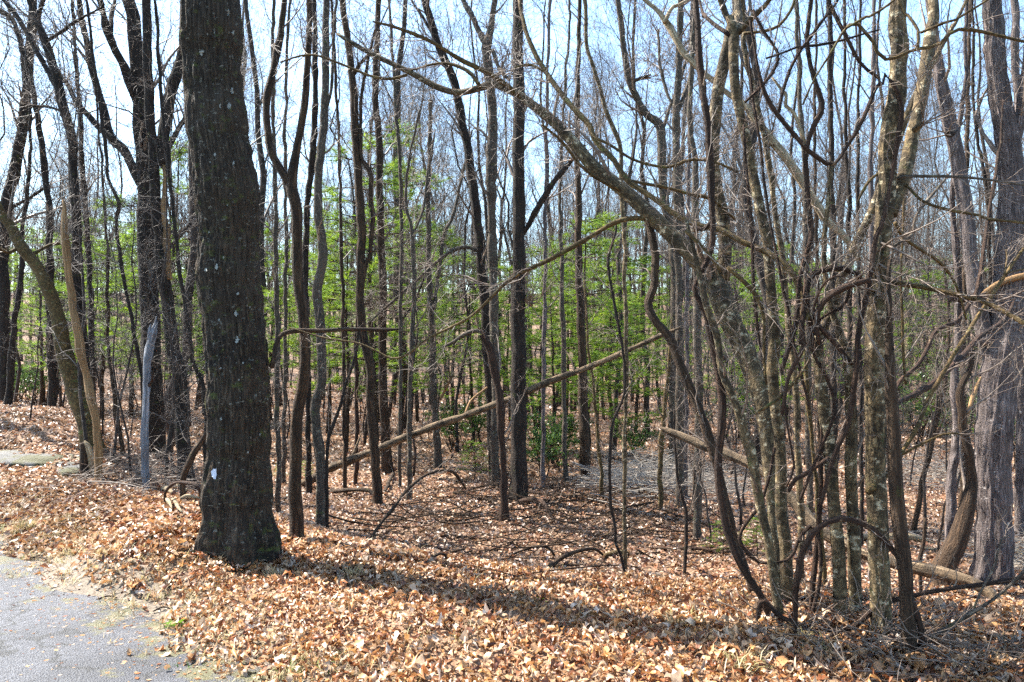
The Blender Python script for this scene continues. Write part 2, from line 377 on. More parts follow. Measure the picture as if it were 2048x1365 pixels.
def add_stuff_leaves(store, xy, size, kind, seed, tilt=.45, lift=.03):
    V, r = leaves(xy, size, kind, tilt, lift, seed); N = len(V)
    store.append((V.reshape(-1, 3), (_q[None]+np.arange(N)[:, None, None]*15+sum(len(s[0]) for s in store)).reshape(-1, 4), np.repeat(leaf_colors(r, N, xy), 15, 0)))
def scatter(n, d0, d1, seed, edge=-.05, fov=.70, power=1.):
    r = np.random.default_rng(seed)
    d = np.sqrt(r.uniform(d0**2, d1**2, n)) if power == 1. else d0+(d1-d0)*r.random(n)**power
    x = r.uniform(-1, 1, n)*(d*fov+.5)
    sd = road_sd(x, d); s = (x+1.11)*-.727+(d-3.76)*.686
    thr = edge+.35*(vn(np.stack([s*1.4, s*0], -1), 8)-.35)
    keep = (sd > thr) | (r.random(n) < .035*np.exp(np.minimum(sd, 0)/.5))
    # thinner right at the ragged asphalt edge, thicker in drifts
    dens = ss(-.1, .45, sd-thr)*.75+.25
    keep &= (r.random(n) < dens) | (sd < thr)
    return np.stack([x, d], -1)[keep]
st = []
for k in range(4):
    add_stuff_leaves(st, scatter(6400, 3.1, 5.9, 40+k, edge=-.12), .055, k, 140+k, .6, .05)
obj_l = obj('fallen_leaves', mesh_np('fallen_leaves', np.concatenate([s[0] for s in st]), [np.concatenate([s[1] for s in st])], M['leaf'], col=np.concatenate([s[2] for s in st])))
tag(obj_l, 'deep drift of curled tan and russet leaves on the roadside bank', 'leaves', kind='stuff')
# further out: diamond leaves of four triangles
def diamonds(xy, size, seed, lift=.03):
    r = np.random.default_rng(seed); N = len(xy)
    L = size*r.uniform(.6, 1.3, N); a = r.uniform(0, 2*np.pi, N); ux = np.stack([np.cos(a), np.sin(a), r.normal(0, .35, N)], -1); uy = np.stack([-np.sin(a), np.cos(a), r.normal(0, .35, N)], -1)
    c = np.stack([xy[:, 0], xy[:, 1], terrain(xy[:, 0], xy[:, 1])+r.uniform(.006, lift, N)], -1)
    up = np.array([0, 0, 1.])[None]*(L*r.uniform(-.15, .45, N))[:, None]
    V = np.stack([c-ux*L[:, None]*.5, c+uy*L[:, None]*.3+up, c+ux*L[:, None]*.5, c-uy*L[:, None]*.3+up, ], 1)
    i = np.arange(N)[:, None]*4
    Fc = np.concatenate([i+np.array([[0, 1, 2]]), i+np.array([[0, 2, 3]])], 0)
    return V.reshape(-1, 3), Fc, np.repeat(leaf_colors(r, N, xy), 4, 0)
xy = np.concatenate([scatter(60000, 5.4, 8.4, 60, edge=-.12, fov=.72), scatter(80000, 7.4, 15, 61, fov=.72), scatter(75000, 14, 30, 62, fov=.72), scatter(26000, 29, 52, 63, fov=.72)])
sz = np.where(xy[:, 1] < 8, .060, np.where(xy[:, 1] < 15, .062, np.where(xy[:, 1] < 30, .095, .17)))
V, Fc, Cc = diamonds(xy, sz, 77, .035)
gr = Cc.mean(1, keepdims=True); mixf = .30*ss(6, 10, np.repeat(xy[:, 1], 4))[:, None]; Cc = Cc*(1-mixf)+gr*np.array([[1.22, .98, .86]])*mixf
fl = obj('leaf_litter', mesh_np('leaf_litter', V, [Fc], M['leaf'], col=Cc, smooth=False))
tag(fl, 'brown leaf litter spread over the lower woodland floor', 'leaves', kind='stuff')
rc = np.random.default_rng(31); n_ = 2600; s1 = rc.uniform(-2.5, 5, n_); o1 = -np.abs(rc.normal(0, .42, n_))+.15
V, Fc, Cc = diamonds(np.stack([-1.11-.727*s1+.686*o1, 3.76+.686*s1+.727*o1], -1), rc.uniform(.008, .032, n_), 78, .012)
V[:, 2] = np.maximum(V[:, 2], .006)
tag(obj('leaf_crumbs', mesh_np('leaf_crumbs', V, [Fc], M['leaf'], col=Cc*.9, smooth=False)), 'crumbled leaf bits scattered along the asphalt edge', 'debris', kind='stuff')
# the largest leaves in view, one by one
protos = []
for k in range(4):
    for q in range(5):
        c = LEAFCOL[(0, 1, 3, 5, 2, 7)[(k+q) % 6]]
        V, r = leaves(np.zeros((1, 2))+np.array([[0., 0.]]), .078, k, .0, .0, 900+k*7+q, zbase=np.zeros(1))
        protos.append(mesh_np('leaf', V.reshape(-1, 3), [_q], M['leaf'], col=np.repeat((c*(.9+.05*q))[None], 15, 0)))
xyl = scatter(700, 3.3, 5.1, 71, fov=.64)
xyl = xyl[np.argsort(xyl[:, 1])][:300]; zl = terrain(xyl[:, 0], xyl[:, 1])
for (x, y), z in zip(xyl, zl):
    o = obj('leaf', protos[random.randrange(len(protos))], ground, (x, y, z+.035+random.uniform(0, .03)))
    o.rotation_euler = (random.gauss(0, .4), random.gauss(0, .4), random.uniform(0, 6.28))

# ------------------------------------------------------------------ dry grass
def blades(base, n, hgt, seed, cols, lean=.5, wid=.0028):
    r = np.random.default_rng(seed); B = np.repeat(base, n, 0); N = len(B)
    B = B+np.concatenate([r.normal(0, .035, (N, 2)), np.zeros((N, 1))], 1)
    a = r.uniform(0, 2*np.pi, N); l = np.abs(r.normal(lean, .45, N)); h = hgt*r.uniform(.45, 1.2, N)
    dr = np.stack([np.cos(a)*l, np.sin(a)*l, np.ones(N)], -1); dr = unit(dr)
    sd = np.stack([-np.sin(a), np.cos(a), 0*a], -1)*wid
    m = B+dr*h[:, None]*.55; tip = m+unit(dr+np.stack([np.cos(a)*.9, np.sin(a)*.9, -.35+0*a], -1))*h[:, None]*.5
    V = np.stack([B-sd, B+sd, m+sd*.8, m-sd*.8, tip], 1).reshape(-1, 3)
    i = np.arange(N)[:, None]*5
    c = np.asarray(cols)[r.integers(0, len(cols), N)]*r.uniform(.75, 1.2, (N, 1))
    return V, (i+np.array([[0, 1, 2, 3]])), (i+np.array([[3, 2, 4]])), np.repeat(c, 5, 0)
STRAW = [(.40, .29, .14), (.48, .38, .22), (.30, .21, .10), (.34, .30, .12)]
GREEN = [(.11, .20, .02), (.16, .26, .03), (.09, .15, .02)]
sdr = np.random.default_rng(5)
s_ = sdr.uniform(-3, 9, 420); off = sdr.normal(.16, .26, 420)
gx = -1.11-.727*s_+.686*off; gy = 3.76+.686*s_+.727*off
more = scatter(150, 3.4, 6.8, 88, edge=.3)
gx = np.r_[gx, more[:, 0]]; gy = np.r_[gy, more[:, 1]]
V, q4, q3, c_ = blades(np.stack([gx, gy, terrain(gx, gy)+.0], -1), 22, .10, 3, STRAW, .9, .0022)
tag(obj('dry_grass', mesh_np('dry_grass', V, [q4, q3], M['straw'], col=c_)), 'flattened straw-coloured grass along the asphalt edge', 'grass', kind='stuff')
def tuft(px, py, label, cols, n=45, h=.12, name='grass_tuft', lean=.45, wid=.003, spread=1):
    d = ground_depth(px, py); p = at(px, py, d); p[2] = tz(p[0], d)
    V, q4, q3, c = blades(np.zeros((spread, 3))+np.random.default_rng(int(px)).normal(0, .05, (spread, 3))*[1, 1, 0], n, h, int(px), cols, lean, wid)
    o = obj(name, mesh_np(name, V, [q4, q3], M['straw'], col=c), None, p)
    return tag(o, label, 'grass', 'grass tufts by the road')
tuft(52, 1065, 'pale dry grass tuft on the asphalt edge at far left', STRAW, 80, .13, spread=3)
tuft(15, 1060, 'small green grass sprig beside the pale tuft at the road edge', GREEN, 30, .08)
tuft(30, 1120, 'low green weed growing through the asphalt near the twigs', GREEN, 30, .05, lean=1.2)
tuft(400, 1335, 'little yellow-green grass tuft sprouting from the asphalt near the stone', GREEN, 28, .07)
tuft(560, 1355, 'green grass tuft at bottom edge where leaves meet asphalt', GREEN, 26, .08)
tuft(640, 1328, 'thin green grass sprig in the leaves right of the asphalt', GREEN, 20, .07)
tuft(1240, 1262, 'bright green grass sprig among leaves below the long shadow', GREEN, 26, .07)
tuft(1360, 1250, 'straw-yellow grass clump beside the long shadow on the bank', STRAW, 35, .12, spread=5, lean=1.1)
tuft(1480, 1330, 'tangled dry grass clump below the vine clump', STRAW, 30, .12, spread=5, lean=1.1)
tuft(1600, 1290, 'dry grass matted at the foot of the stem clump', STRAW, 35, .11, spread=6, lean=1.1)
tuft(540, 1165, 'dry grass tuft in the shade below the big oak', STRAW, 40, .12, spread=2)
tuft(720, 1160, 'dry grass tuft on the crest of the bank', STRAW, 40, .13, spread=2)

# ------------------------------------------------------------------ traced trees, vines, logs
LAND = []
def ridge_disp(bk, r, amp, seed):
    q = bk*np.array([40, 40, 4.])+seed*5.1
    n = np.abs(fbm(q, seed, 4)-.5)*2
    n2 = fbm(bk*np.array([55, 55, 14]), seed+3, 2)
    return amp*((np.clip(n*2.6, 0, 1)-.5)+.35*(n2-.5))
def path3(pts, d0, d1, jit=.0):
    """photo polyline (x,y,width) + depth at both ends -> world points and radii"""
    a = np.asarray(pts, float); s = np.r_[0, np.cumsum(np.linalg.norm(np.diff(a[:, :2], axis=0), axis=1))]; s = s/max(s[-1], 1e-6)
    d = d0+(d1-d0)*s
    P = np.stack([(a[:, 0]-CX)/F*d, d, CAMH-(a[:, 1]-CY)/F*d], -1)
    return np.concatenate([P, (a[:, 2]*.44/F*d)[:, None]], 1)
def stem(Q, wpx, flare=0., rough=.05, sides=None, seed=0, disp=0., step=None):
    """Q (m,4) world points+radius -> smoothed tube arrays"""
    L = np.linalg.norm(np.diff(Q[:, :3], axis=0), axis=1).sum()
    S = sides or (20 if wpx > 28 else 12 if wpx > 14 else 8 if wpx > 7 else 6)
    n = int(np.clip(L/(step or max(.05, Q[:, 3].mean()*1.1)), 8, 400))
    A = smooth_path(Q, n); P = A[:, :3].copy(); R = np.maximum(A[:, 3], .0012)
    sl = np.linspace(0, L, n)
    rw = R.mean()
    for k in range(2):
        P[:, k] += (fbm(np.stack([sl*1.7/(.3+rw*6), sl*0+k*7+seed], -1), seed+k, 3)-.5)*min(rw*(1.6 if wpx < 22 else .9), .05)*ss(0, .5, sl)
        if wpx < 22: P[:, k] += (fbm(np.stack([sl*6, sl*0+k*3+seed], -1), seed+k+11, 2)-.5)*min(rw*.8, .012)
    rough = .13 if wpx < 22 else rough
    R = R*(1+rough*2*(fbm(np.stack([sl*5, sl*0+seed], -1), seed+5, 3)-.5)*2)
    if flare: R = R*(1+flare*np.exp(-sl/(R[0]*1.8)))
    V, Fs, bk = tubes(P[None], R[None], S, True)
    if S >= 12:
        ang = np.tile(np.arange(S)*2*np.pi/S, n); zz = np.repeat(sl, S); rr_ = np.repeat(R, S)
        lob = (fbm(np.stack([np.cos(ang)*1.3+seed, np.sin(ang)*1.3, zz*1.2], -1), seed, 3)-.5)*2*(.13 if S < 100 else .05)
        if flare: lob = lob+.22*np.exp(-zz/(R[0]*1.6))*np.cos(ang*5+seed)
        C = np.repeat(P, S, 0); nrm = (V-C)/rr_[:, None]
        V = V+nrm*(rr_*lob)[:, None]
        if disp: V = V+nrm*ridge_disp(np.stack([np.cos(ang)*R[0], np.sin(ang)*R[0], zz], -1), rr_, disp, seed)[:, None]
    return P, R, V, Fs, bk
def resamp(P, R, K=14):
    i = np.linspace(0, len(P)-1, K); f = i-np.floor(i); a = np.floor(i).astype(int); b = np.minimum(a+1, len(P)-1)
    return (P[a]*(1-f[:, None])+P[b]*f[:, None])[None], (R[a]*(1-f)+R[b]*f)[None]
SEED = [0]
def plant(name, label, cat, mat, pts, limbs=(), d=None, d1=0., tw=(6, 4, 3), tl=(.5, 1.5), ext=None, flare=.25, group=None, part='trunk', disp=0., sides=None, step=None, grounded=True, up=.25, land=None, twmat='twig'):
    SEED[0] += 1; sd = SEED[0]
    x0, y0, w0 = pts[0]
    dd = d if d is not None else ground_depth(x0, y0)
    Q = path3(pts, dd, dd+d1)
    if grounded:
        g = tz(Q[0, 0], Q[0, 1])
        if Q[0, 2] > g-.02 or d is not None: Q = np.vstack([[Q[0, 0]+(Q[0, 0]-Q[1, 0])*.02, Q[0, 1], g-.12, Q[0, 3]*1.05], Q[1:] if Q[0, 2] < g+.05 else Q])
        else: Q = np.vstack([[Q[0, 0], Q[0, 1], g-.12, Q[0, 3]], Q])
        org = np.array([Q[0, 0], Q[0, 1], g])
    else:
        for e in (0, -1):     # a hanging end close to the ground reaches it
            gz = tz(Q[e, 0], Q[e, 1])
            if gz+.03 < Q[e, 2] < gz+.45:
                n = 1 if e == 0 else -2; dv = Q[e, :3]-Q[n, :3]
                x = np.array([[Q[e, 0]+dv[0]*.15, Q[e, 1]+.05, gz-.05, Q[e, 3]]]); Q = np.vstack([x, Q]) if e == 0 else np.vstack([Q, x])
        org = Q[0, :3].copy()
    top = pts[-1][1] < 12 if ext is None else ext
    crownP = []
    if top:   # the tree goes on above the frame
        dirv = unit((Q[-1, :3]-Q[-3 if len(Q) > 2 else 0, :3])[None])[0]; hgt = 9+4*random.random() if w0 > 12 else 4+2*random.random()
        need = max(hgt-Q[-1, 2], 1.5); r = Q[-1, 3]; p = Q[-1, :3].copy(); e = []
        for k in range(5):
            dirv = unit((dirv+np.array([random.gauss(0, .08), random.gauss(0, .08), .22]))[None])[0]
            p = p+dirv*need/5; e.append([*p, max(r*(1-.17*(k+1)), .006)])
        Q = np.vstack([Q, e])
    if tw: tw = (int(tw[0]*1.3+.5), tw[1], tw[2]+1 if tw[2] else 0)
    root = empty(name, org); tag(root, label, cat, group)
    P, R, V, Fs, bk = stem(Q, w0, flare if grounded else 0, seed=sd, disp=disp, sides=sides, step=step)
    obj(part, mesh_np(part, V-org, Fs, M[mat], bk=bk), root)
    src = [(*resamp(P, R, 18), root, 'crown')]
    for lb in limbs:
        lp, dl = lb[0], lb[1]; lm = lb[2] if len(lb) > 2 else mat; ln = lb[3] if len(lb) > 3 else 'limb'
        q0 = at(lp[0][0], lp[0][1], dd)
        k = np.argmin(np.linalg.norm((P[:, [0, 2]]-q0[[0, 2]]), axis=1)); da = P[k, 1]
        LQ = path3(lp, da, da+dl)
        if lp[-1][1] < 12:
            dv = unit((LQ[-1, :3]-LQ[-2, :3])[None])[0]; p = LQ[-1, :3].copy(); e = []
            for z in range(3):
                dv = unit((dv+np.array([0, random.gauss(0, .1), .2]))[None])[0]; p = p+dv*.9; e.append([*p, LQ[-1, 3]*(1-.28*(z+1))])
            LQ = np.vstack([LQ, e])
        SEED[0] += 1
        p2, r2, v2, f2, b2 = stem(LQ, lp[0][2], 0, seed=SEED[0])
        lo = obj(ln, mesh_np(ln, v2-org, f2, M[lm], bk=b2), root)
        if ln == 'limb': src.append((*resamp(p2, r2, 18), lo, 'twigs'))
    if mat == 'vine' and len(pts) > 5 and name == 'vine':
        B = Batch(); a = grow(*resamp(P, R, 40), 90, .05, .22, ang=(.03, .22), up=-.05, K=5, t0=0, rr=.16, rmin=.0010, wander=.10)
        dirs = a[0][:, 1]-a[0][:, 0]; o_ = unit(np.cross(dirs, rng.normal(size=dirs.shape)))*R.mean()*.95; B.add(a[0]+o_[:, None, :], a[1], 3)
        obj('bark_strips', B.mesh('bark_strips', M['vine'], org), root)['kind'] = 'stuff'
    if tw and tw[0]:
        rm = .00042*dd*.5
        for (p, r, own, tn) in src:
            B = Batch()
            a = grow(p, r, tw[0], tl[0], tl[1], up=up, t0=.3, rr=.4, rmin=max(rm*1.6, .0025)); B.add(*a, 4)
            if tw[1]:
                b = grow(*a, tw[1], tl[0]*.45, tl[1]*.5, up=up*.6, rmin=max(rm*1.2, .0018), K=5, wander=.28); B.add(*b, 3)
                if tw[2]: c = grow(*b, tw[2], tl[0]*.25, tl[1]*.26, up=up*.4, rmin=max(rm, .0014), K=4, wander=.3); B.add(*c, 3)
            to = obj(tn, B.mesh(tn, M[twmat], org), own)
            if tn == 'twigs': to['kind'] = 'stuff'
    if land: LAND.append((x0, land))
    return root

T = plant
# --- the big oak by the road
T('oak_tree', 'massive dark oak trunk with pale lichen spots standing beside the road', 'tree', 'oak',
  [(474, 1108, 150), (476, 1000, 142), (479, 900, 131), (476, 800, 127), (470, 700, 127), (464, 600, 131), (459, 500, 134), (451, 400, 134), (441, 300, 133), (432, 200, 129), (424, 100, 127), (417, 0, 125)],
  [([(545, 735, 12), (552, 690, 11), (566, 669, 11), (596, 662, 10), (647, 662, 9), (697, 659, 9), (761, 660, 8), (795, 659, 5)], .5, 'brown')],
  tw=None, flare=.05, disp=.022, sides=160, step=.026, land='massive oak')
# --- left edge
T('bare_tree', 'dark straight tree at the left picture edge rising behind the mound', 'tree', 'dark',
  [(10, 815, 24), (8, 600, 22), (8, 450, 24), (30, 330, 24), (52, 200, 21), (60, 100, 20), (66, 0, 16)],
  [([(52, 200, 12), (45, 100, 12), (25, 40, 11), (0, 20, 9)], .3), ([(60, 90, 14), (75, 40, 12), (88, 0, 10)], -.3), ([(15, 420, 8), (60, 395, 7), (95, 370, 5)], .4)], d=15, tw=(10, 4, 4), tl=(.7, 2.))
T('bare_tree', 'slim dark tree with a low fork beside the left edge', 'tree', 'dark', [(15, 818, 16), (25, 690, 14), (36, 600, 12), (42, 540, 11), (47, 450, 9), (60, 330, 8), (58, 200, 6), (40, 90, 4)], d=14, tw=(10, 4, 3), ext=False)
T('bare_tree', 'mossy leaning trunk slanting out of the left picture edge', 'tree', 'mossy',
  [(187, 895, 46), (172, 838, 42), (150, 777, 40), (131, 716, 34), (118, 656, 31), (104, 598, 29), (78, 541, 27), (44, 494, 24), (18, 450, 22), (0, 420, 20), (-60, 300, 16), (-100, 150, 12)],
  [([(60, 512, 9), (100, 490, 8), (120, 488, 6)], .3), ([(40, 495, 8), (15, 505, 7), (-10, 490, 5)], -.2)], tw=(7, 4, 3), ext=True)
T('bare_tree', 'tall curving black trunk behind the peeled pole', 'tree', 'dark',
  [(188, 880, 24), (176, 800, 23), (166, 700, 22), (161, 610, 22), (153, 540, 22), (153, 440, 22), (145, 337, 20), (141, 270, 20), (125, 209, 21), (111, 145, 19), (91, 84, 17), (74, 44, 16), (60, 0, 14)],
  [([(122, 190, 13), (70, 95, 12), (35, 35, 10), (5, -5, 8)], .4), ([(90, 85, 8), (130, 60, 8), (160, 38, 6), (205, 15, 4)], -.4), ([(141, 230, 6), (100, 215, 6), (55, 212, 4)], .3)], tw=(9, 5, 4), tl=(.5, 1.7), land='black curving trunk')
T('dead_pole', 'barkless orange-tan dead pole leaning against the mossy leaning trunk', 'dead tree', 'dead',
  [(197, 880, 17), (189, 821, 18), (172, 753, 18), (158, 683, 17), (145, 592, 16), (135, 507, 15), (129, 440, 14), (125, 400, 5)], d=8.7, tw=None, ext=False)
T('bare_tree', 'tall dark tree with three splayed limbs left of the massive oak', 'tree', 'dark',
  [(312, 935, 46), (306, 800, 44), (300, 650, 43), (297, 540, 42), (293, 460, 38), (289, 370, 34), (285, 300, 32), (282, 230, 32), (275, 130, 30), (266, 50, 28), (256, 0, 26)],
  [([(281, 368, 22), (249, 303, 20), (222, 275, 19), (206, 215, 17), (185, 145, 15), (172, 84, 13), (158, 0, 11)], .6), ([(226, 280, 14), (200, 256, 13), (162, 216, 12), (128, 162, 9), (95, 110, 6)], .3),
   ([(283, 225, 20), (249, 141, 19), (219, 67, 17), (199, 0, 14)], -.5), ([(222, 70, 11), (224, 30, 11), (228, 0, 9)], .4)], d=11.5, tw=(9, 5, 4), tl=(.5, 1.8), land='three-limbed tree')
T('bare_tree', 'dark trunk with a split tan wound and a thick limb behind the massive oak', 'tree', 'dark',
  [(369, 930, 34), (364, 810, 32), (350, 710, 30), (340, 629, 29), (323, 541, 27), (314, 440, 25), (305, 303, 22), (298, 135, 21), (292, 0, 18)],
  [([(322, 330, 24), (328, 270, 28), (338, 202, 28), (357, 135, 24), (372, 60, 18), (380, 0, 14)], .5), ([(334, 303, 12), (352, 268, 12), (367, 243, 11), (400, 190, 8)], .3), ([(326, 510, 9), (352, 482, 8), (382, 445, 7)], .2),
   ([(338, 560, 13), (334, 500, 17), (330, 440, 15), (327, 330, 7)], -.02, 'dead', 'split_wood')], d=10.2, tw=(8, 5, 4), tl=(.5, 1.6))
T('sapling', 'thin black sapling with a kink beside the three-limbed tree', 'sapling', 'dark',
  [(288, 905, 9), (286, 811, 8), (283, 760, 8), (270, 676, 8), (259, 608, 8), (239, 507, 8), (232, 440, 8), (236, 408, 8), (216, 354, 8), (209, 286, 8), (199, 202, 8), (182, 84, 7), (174, 0, 6)], d=9.4, tw=(6, 4, 3))
T('sapling', 'thin black sapling bowed towards the massive oak', 'sapling', 'dark', [(412, 905, 10), (406, 777, 10), (387, 726, 10), (374, 642, 10), (360, 541, 10), (347, 440, 9), (338, 340, 9), (322, 200, 8), (314, 60, 7), (310, 0, 6)], d=9., tw=(6, 4, 3))
T('snag', 'blue-grey weathered snag with jagged tip left of the massive oak', 'snag', 'silver',
  [(292, 985, 17), (291, 900, 16), (293, 777, 17), (298, 710, 18), (304, 672, 19), (307, 655, 10), (312, 633, 1)], [([(300, 690, 9), (299, 665, 8), (301, 648, 1)], -.03, 'silver', 'splinter'), ([(305, 690, 8), (310, 660, 7), (316, 644, 1)], -.05, 'silver', 'splinter'), ([(296, 775, 6), (304, 760, 5), (308, 740, 1)], -.08, 'vine', 'bark_strip')], tw=None, flare=.05, sides=16, disp=.012, step=.02, ext=False)
T('sapling', 'thin brown sapling between peeled pole and weathered snag', 'sapling', 'brown', [(245, 900, 9), (232, 820, 9), (218, 700, 8), (216, 560, 7), (212, 440, 6), (200, 300, 5), (190, 150, 4)], d=10, tw=(8, 4, 3), ext=False)
T('bare_tree', 'narrow dark trunk with double stem left of the leaning mossy trunk', 'tree', 'dark', [(104, 838, 17), (102, 760, 17), (100, 640, 16), (99, 500, 15), (97, 420, 14), (88, 320, 13), (75, 240, 12), (60, 150, 9), (30, 60, 7)],
  [([(108, 820, 9), (116, 760, 8), (112, 700, 7)], .1)], d=13, tw=(9, 4, 3), ext=False)
T('bare_tree', 'slender grey trunk seen just right of the peeled pole', 'tree', 'dark', [(186, 850, 14), (184, 700, 13), (180, 560, 12), (174, 460, 12), (168, 360, 11), (160, 240, 10), (150, 100, 8), (146, 0, 7)], d=16, tw=(9, 5, 3), tl=(.6, 1.8))
# --- between the oak and the dark straight trunk
T('bare_tree', 'brown furrowed trunk forking into a tall Y right of the massive oak', 'tree', 'brown',
  [(594, 1083, 32), (592, 1000, 29), (592, 930, 28), (593, 845, 28), (603, 777, 27), (610, 710, 26), (606, 629, 25), (596, 541, 24), (593, 440, 24), (588, 400, 25), (582, 368, 26), (593, 290, 17), (610, 202, 16), (616, 101, 15), (617, 0, 13)],
  [([(582, 372, 20), (560, 335, 19), (542, 300, 19), (532, 256, 18), (536, 189, 17), (549, 128, 16), (563, 51, 14), (569, 0, 12)], .25)], tw=(8, 4, 4), tl=(.4, 1.3), land='Y-forked trunk')
T('bare_tree', 'grey snaking trunk beside the Y-forked trunk', 'tree', 'grey',
  [(641, 1058, 24), (643, 970, 22), (640, 900, 22), (631, 844, 22), (631, 804, 22), (643, 760, 22), (643, 693, 21), (640, 642, 21), (633, 585, 22), (645, 528, 22), (645, 484, 21), (637, 440, 21), (635, 400, 20), (640, 330, 19), (648, 240, 19), (650, 169, 18), (652, 67, 17), (653, 0, 15)],
  [([(646, 240, 8), (662, 180, 8), (668, 80, 7), (672, 0, 6)], .2)], tw=(8, 4, 3), tl=(.4, 1.2), land='snaking trunk')
T('bare_tree', 'dark thin trunk just behind the snaking grey trunk', 'tree', 'dark', [(618, 960, 14), (616, 800, 14), (612, 600, 14), (614, 440, 14), (620, 350, 14), (628, 280, 14), (631, 180, 13), (630, 90, 12), (628, 0, 11)], d=13, tw=(8, 4, 4), tl=(.5, 1.5))
T('bare_tree', 'brown shaggy trunk leaning slightly, right of the snaking trunk', 'tree', 'brown',
  [(757, 1012, 22), (752, 950, 21), (750, 900, 20), (741, 811, 20), (741, 743, 20), (728, 676, 20), (719, 608, 19), (721, 541, 20), (724, 460, 20), (718, 371, 19), (711, 270, 18), (707, 169, 17), (697, 94, 16), (684, 0, 14)],
  [([(726, 561, 10), (730, 530, 11), (741, 500, 10), (745, 440, 10), (744, 404, 10), (740, 350, 10), (722, 303, 9), (723, 202, 8), (735, 130, 7), (750, 60, 5)], -.1), ([(707, 150, 8), (720, 128, 8), (735, 112, 5)], -.2)], tw=(7, 4, 4), tl=(.4, 1.3), land='shaggy trunk')
T('sapling', 'dark thin stem hugging the left of the brown shaggy trunk', 'sapling', 'vine', [(710, 972, 10), (713, 900, 9), (713, 777, 9), (711, 690, 9), (716, 640, 7), (722, 560, 5)], tw=(3, 3, 0), ext=False)
T('dead_branch', 'dark leaning pole crossing below the broken horizontal limb', 'branch', 'dark', [(655, 900, 8), (676, 830, 8), (693, 770, 8), (714, 693, 8), (718, 650, 6)], d=9.8, tw=(3, 2, 0), ext=False)
T('bare_tree', 'straight grey-brown trunk behind the shaggy trunk with green pine around it', 'tree', 'brown',
  [(776, 948, 25), (773, 900, 23), (768, 800, 20), (766, 710, 19), (765, 575, 18), (762, 460, 17), (759, 371, 16), (757, 270, 16), (750, 202, 15), (752, 100, 13), (757, 0, 12)], tw=(8, 5, 4), tl=(.5, 1.7))
T('sapling', 'slim grey sapling with upswept top beside the leafy pine', 'sapling', 'grey', [(818, 1004, 13), (818, 930, 12), (820, 861, 11), (822, 710, 11), (827, 575, 10), (823, 474, 9), (812, 400, 7), (818, 320, 6), (840, 220, 5)],
  [([(823, 474, 6), (845, 420, 6), (858, 330, 5), (870, 260, 3)], .4)], tw=(7, 4, 3), ext=False)
T('bare_tree', 'thin split-stemmed tree left of the hanging broken limb', 'tree', 'grey', [(876, 935, 18), (873, 870, 17), (866, 743, 15), (866, 676, 14), (859, 575, 13), (856, 440, 11), (858, 330, 10), (862, 200, 8)],
  [([(868, 620, 9), (880, 524, 9), (886, 474, 8), (906, 430, 7), (925, 350, 6), (945, 260, 4)], .5), ([(880, 800, 6), (896, 770, 6), (901, 755, 4)], -.2, 'dead')], tw=(7, 4, 3), ext=False)
T('bare_tree', 'dark trunk slanting up to the left behind the arching branch', 'tree', 'dark',
  [(990, 965, 24), (984, 860, 22), (978, 760, 22), (972, 660, 22), (965, 560, 22), (957, 460, 21), (947, 371, 21), (930, 270, 20), (910, 169, 20), (876, 91, 18), (849, 0, 15)],
  [([(885, 110, 8), (860, 60, 7), (835, 20, 6), (820, -5, 5)], .3), ([(870, 75, 10), (858, 30, 9), (853, -5, 8)], -.2), ([(962, 505, 9), (930, 495, 8), (893, 508, 8), (849, 548, 7), (790, 600, 6), (735, 648, 4)], -.6, 'grey'), ([(849, 552, 6), (832, 600, 6), (812, 628, 6), (798, 645, 3)], -.1, 'dark')], tw=(12, 5, 4), tl=(.5, 1.6), land='slanting trunk')
T('bare_tree', 'grey trunk with high double fork left of the dark straight trunk', 'tree', 'grey',
  [(992, 978, 21), (988, 900, 20), (992, 760, 20), (987, 600, 20), (985, 440, 21), (982, 337, 22), (985, 236, 23), (980, 150, 22), (974, 95, 20), (985, 40, 14), (992, 0, 13)],
  [([(974, 90, 15), (955, 60, 14), (940, 25, 13), (926, 0, 11)], .3), ([(985, 100, 10), (1000, 140, 9), (1018, 160, 7)], -.3)], tw=(8, 5, 4), tl=(.5, 1.5))
T('bare_tree', 'dark straight trunk standing near the middle of the clearing edge', 'tree', 'dark',
  [(1037, 1002, 42), (1037, 930, 37), (1038, 800, 34), (1036, 600, 31), (1038, 400, 27), (1037, 200, 26), (1036, 100, 25), (1035, 0, 23)],
  [([(1044, 470, 11), (1058, 450, 13), (1081, 404, 14), (1110, 360, 13), (1139, 325, 11), (1170, 290, 7)], -.5), ([(1046, 590, 8), (1060, 610, 9), (1062, 590, 6)], -.1, 'dead')], tw=(8, 5, 4), tl=(.5, 1.7), land='straight dark trunk')
T('snag', 'red-brown barkless snag with crooked neck in front of the dark straight trunk', 'snag', 'vine',
  [(1009, 1028, 20), (1006, 960, 16), (1004, 900, 15), (1001, 811, 17), (992, 750, 18), (982, 705, 20), (966, 668, 16)],
  [([(968, 668, 9), (950, 662, 9), (923, 673, 9), (905, 686, 8), (886, 694, 4)], .1, 'grey', 'broken_limb')], tw=(4, 4, 3), ext=False, d=10.9)
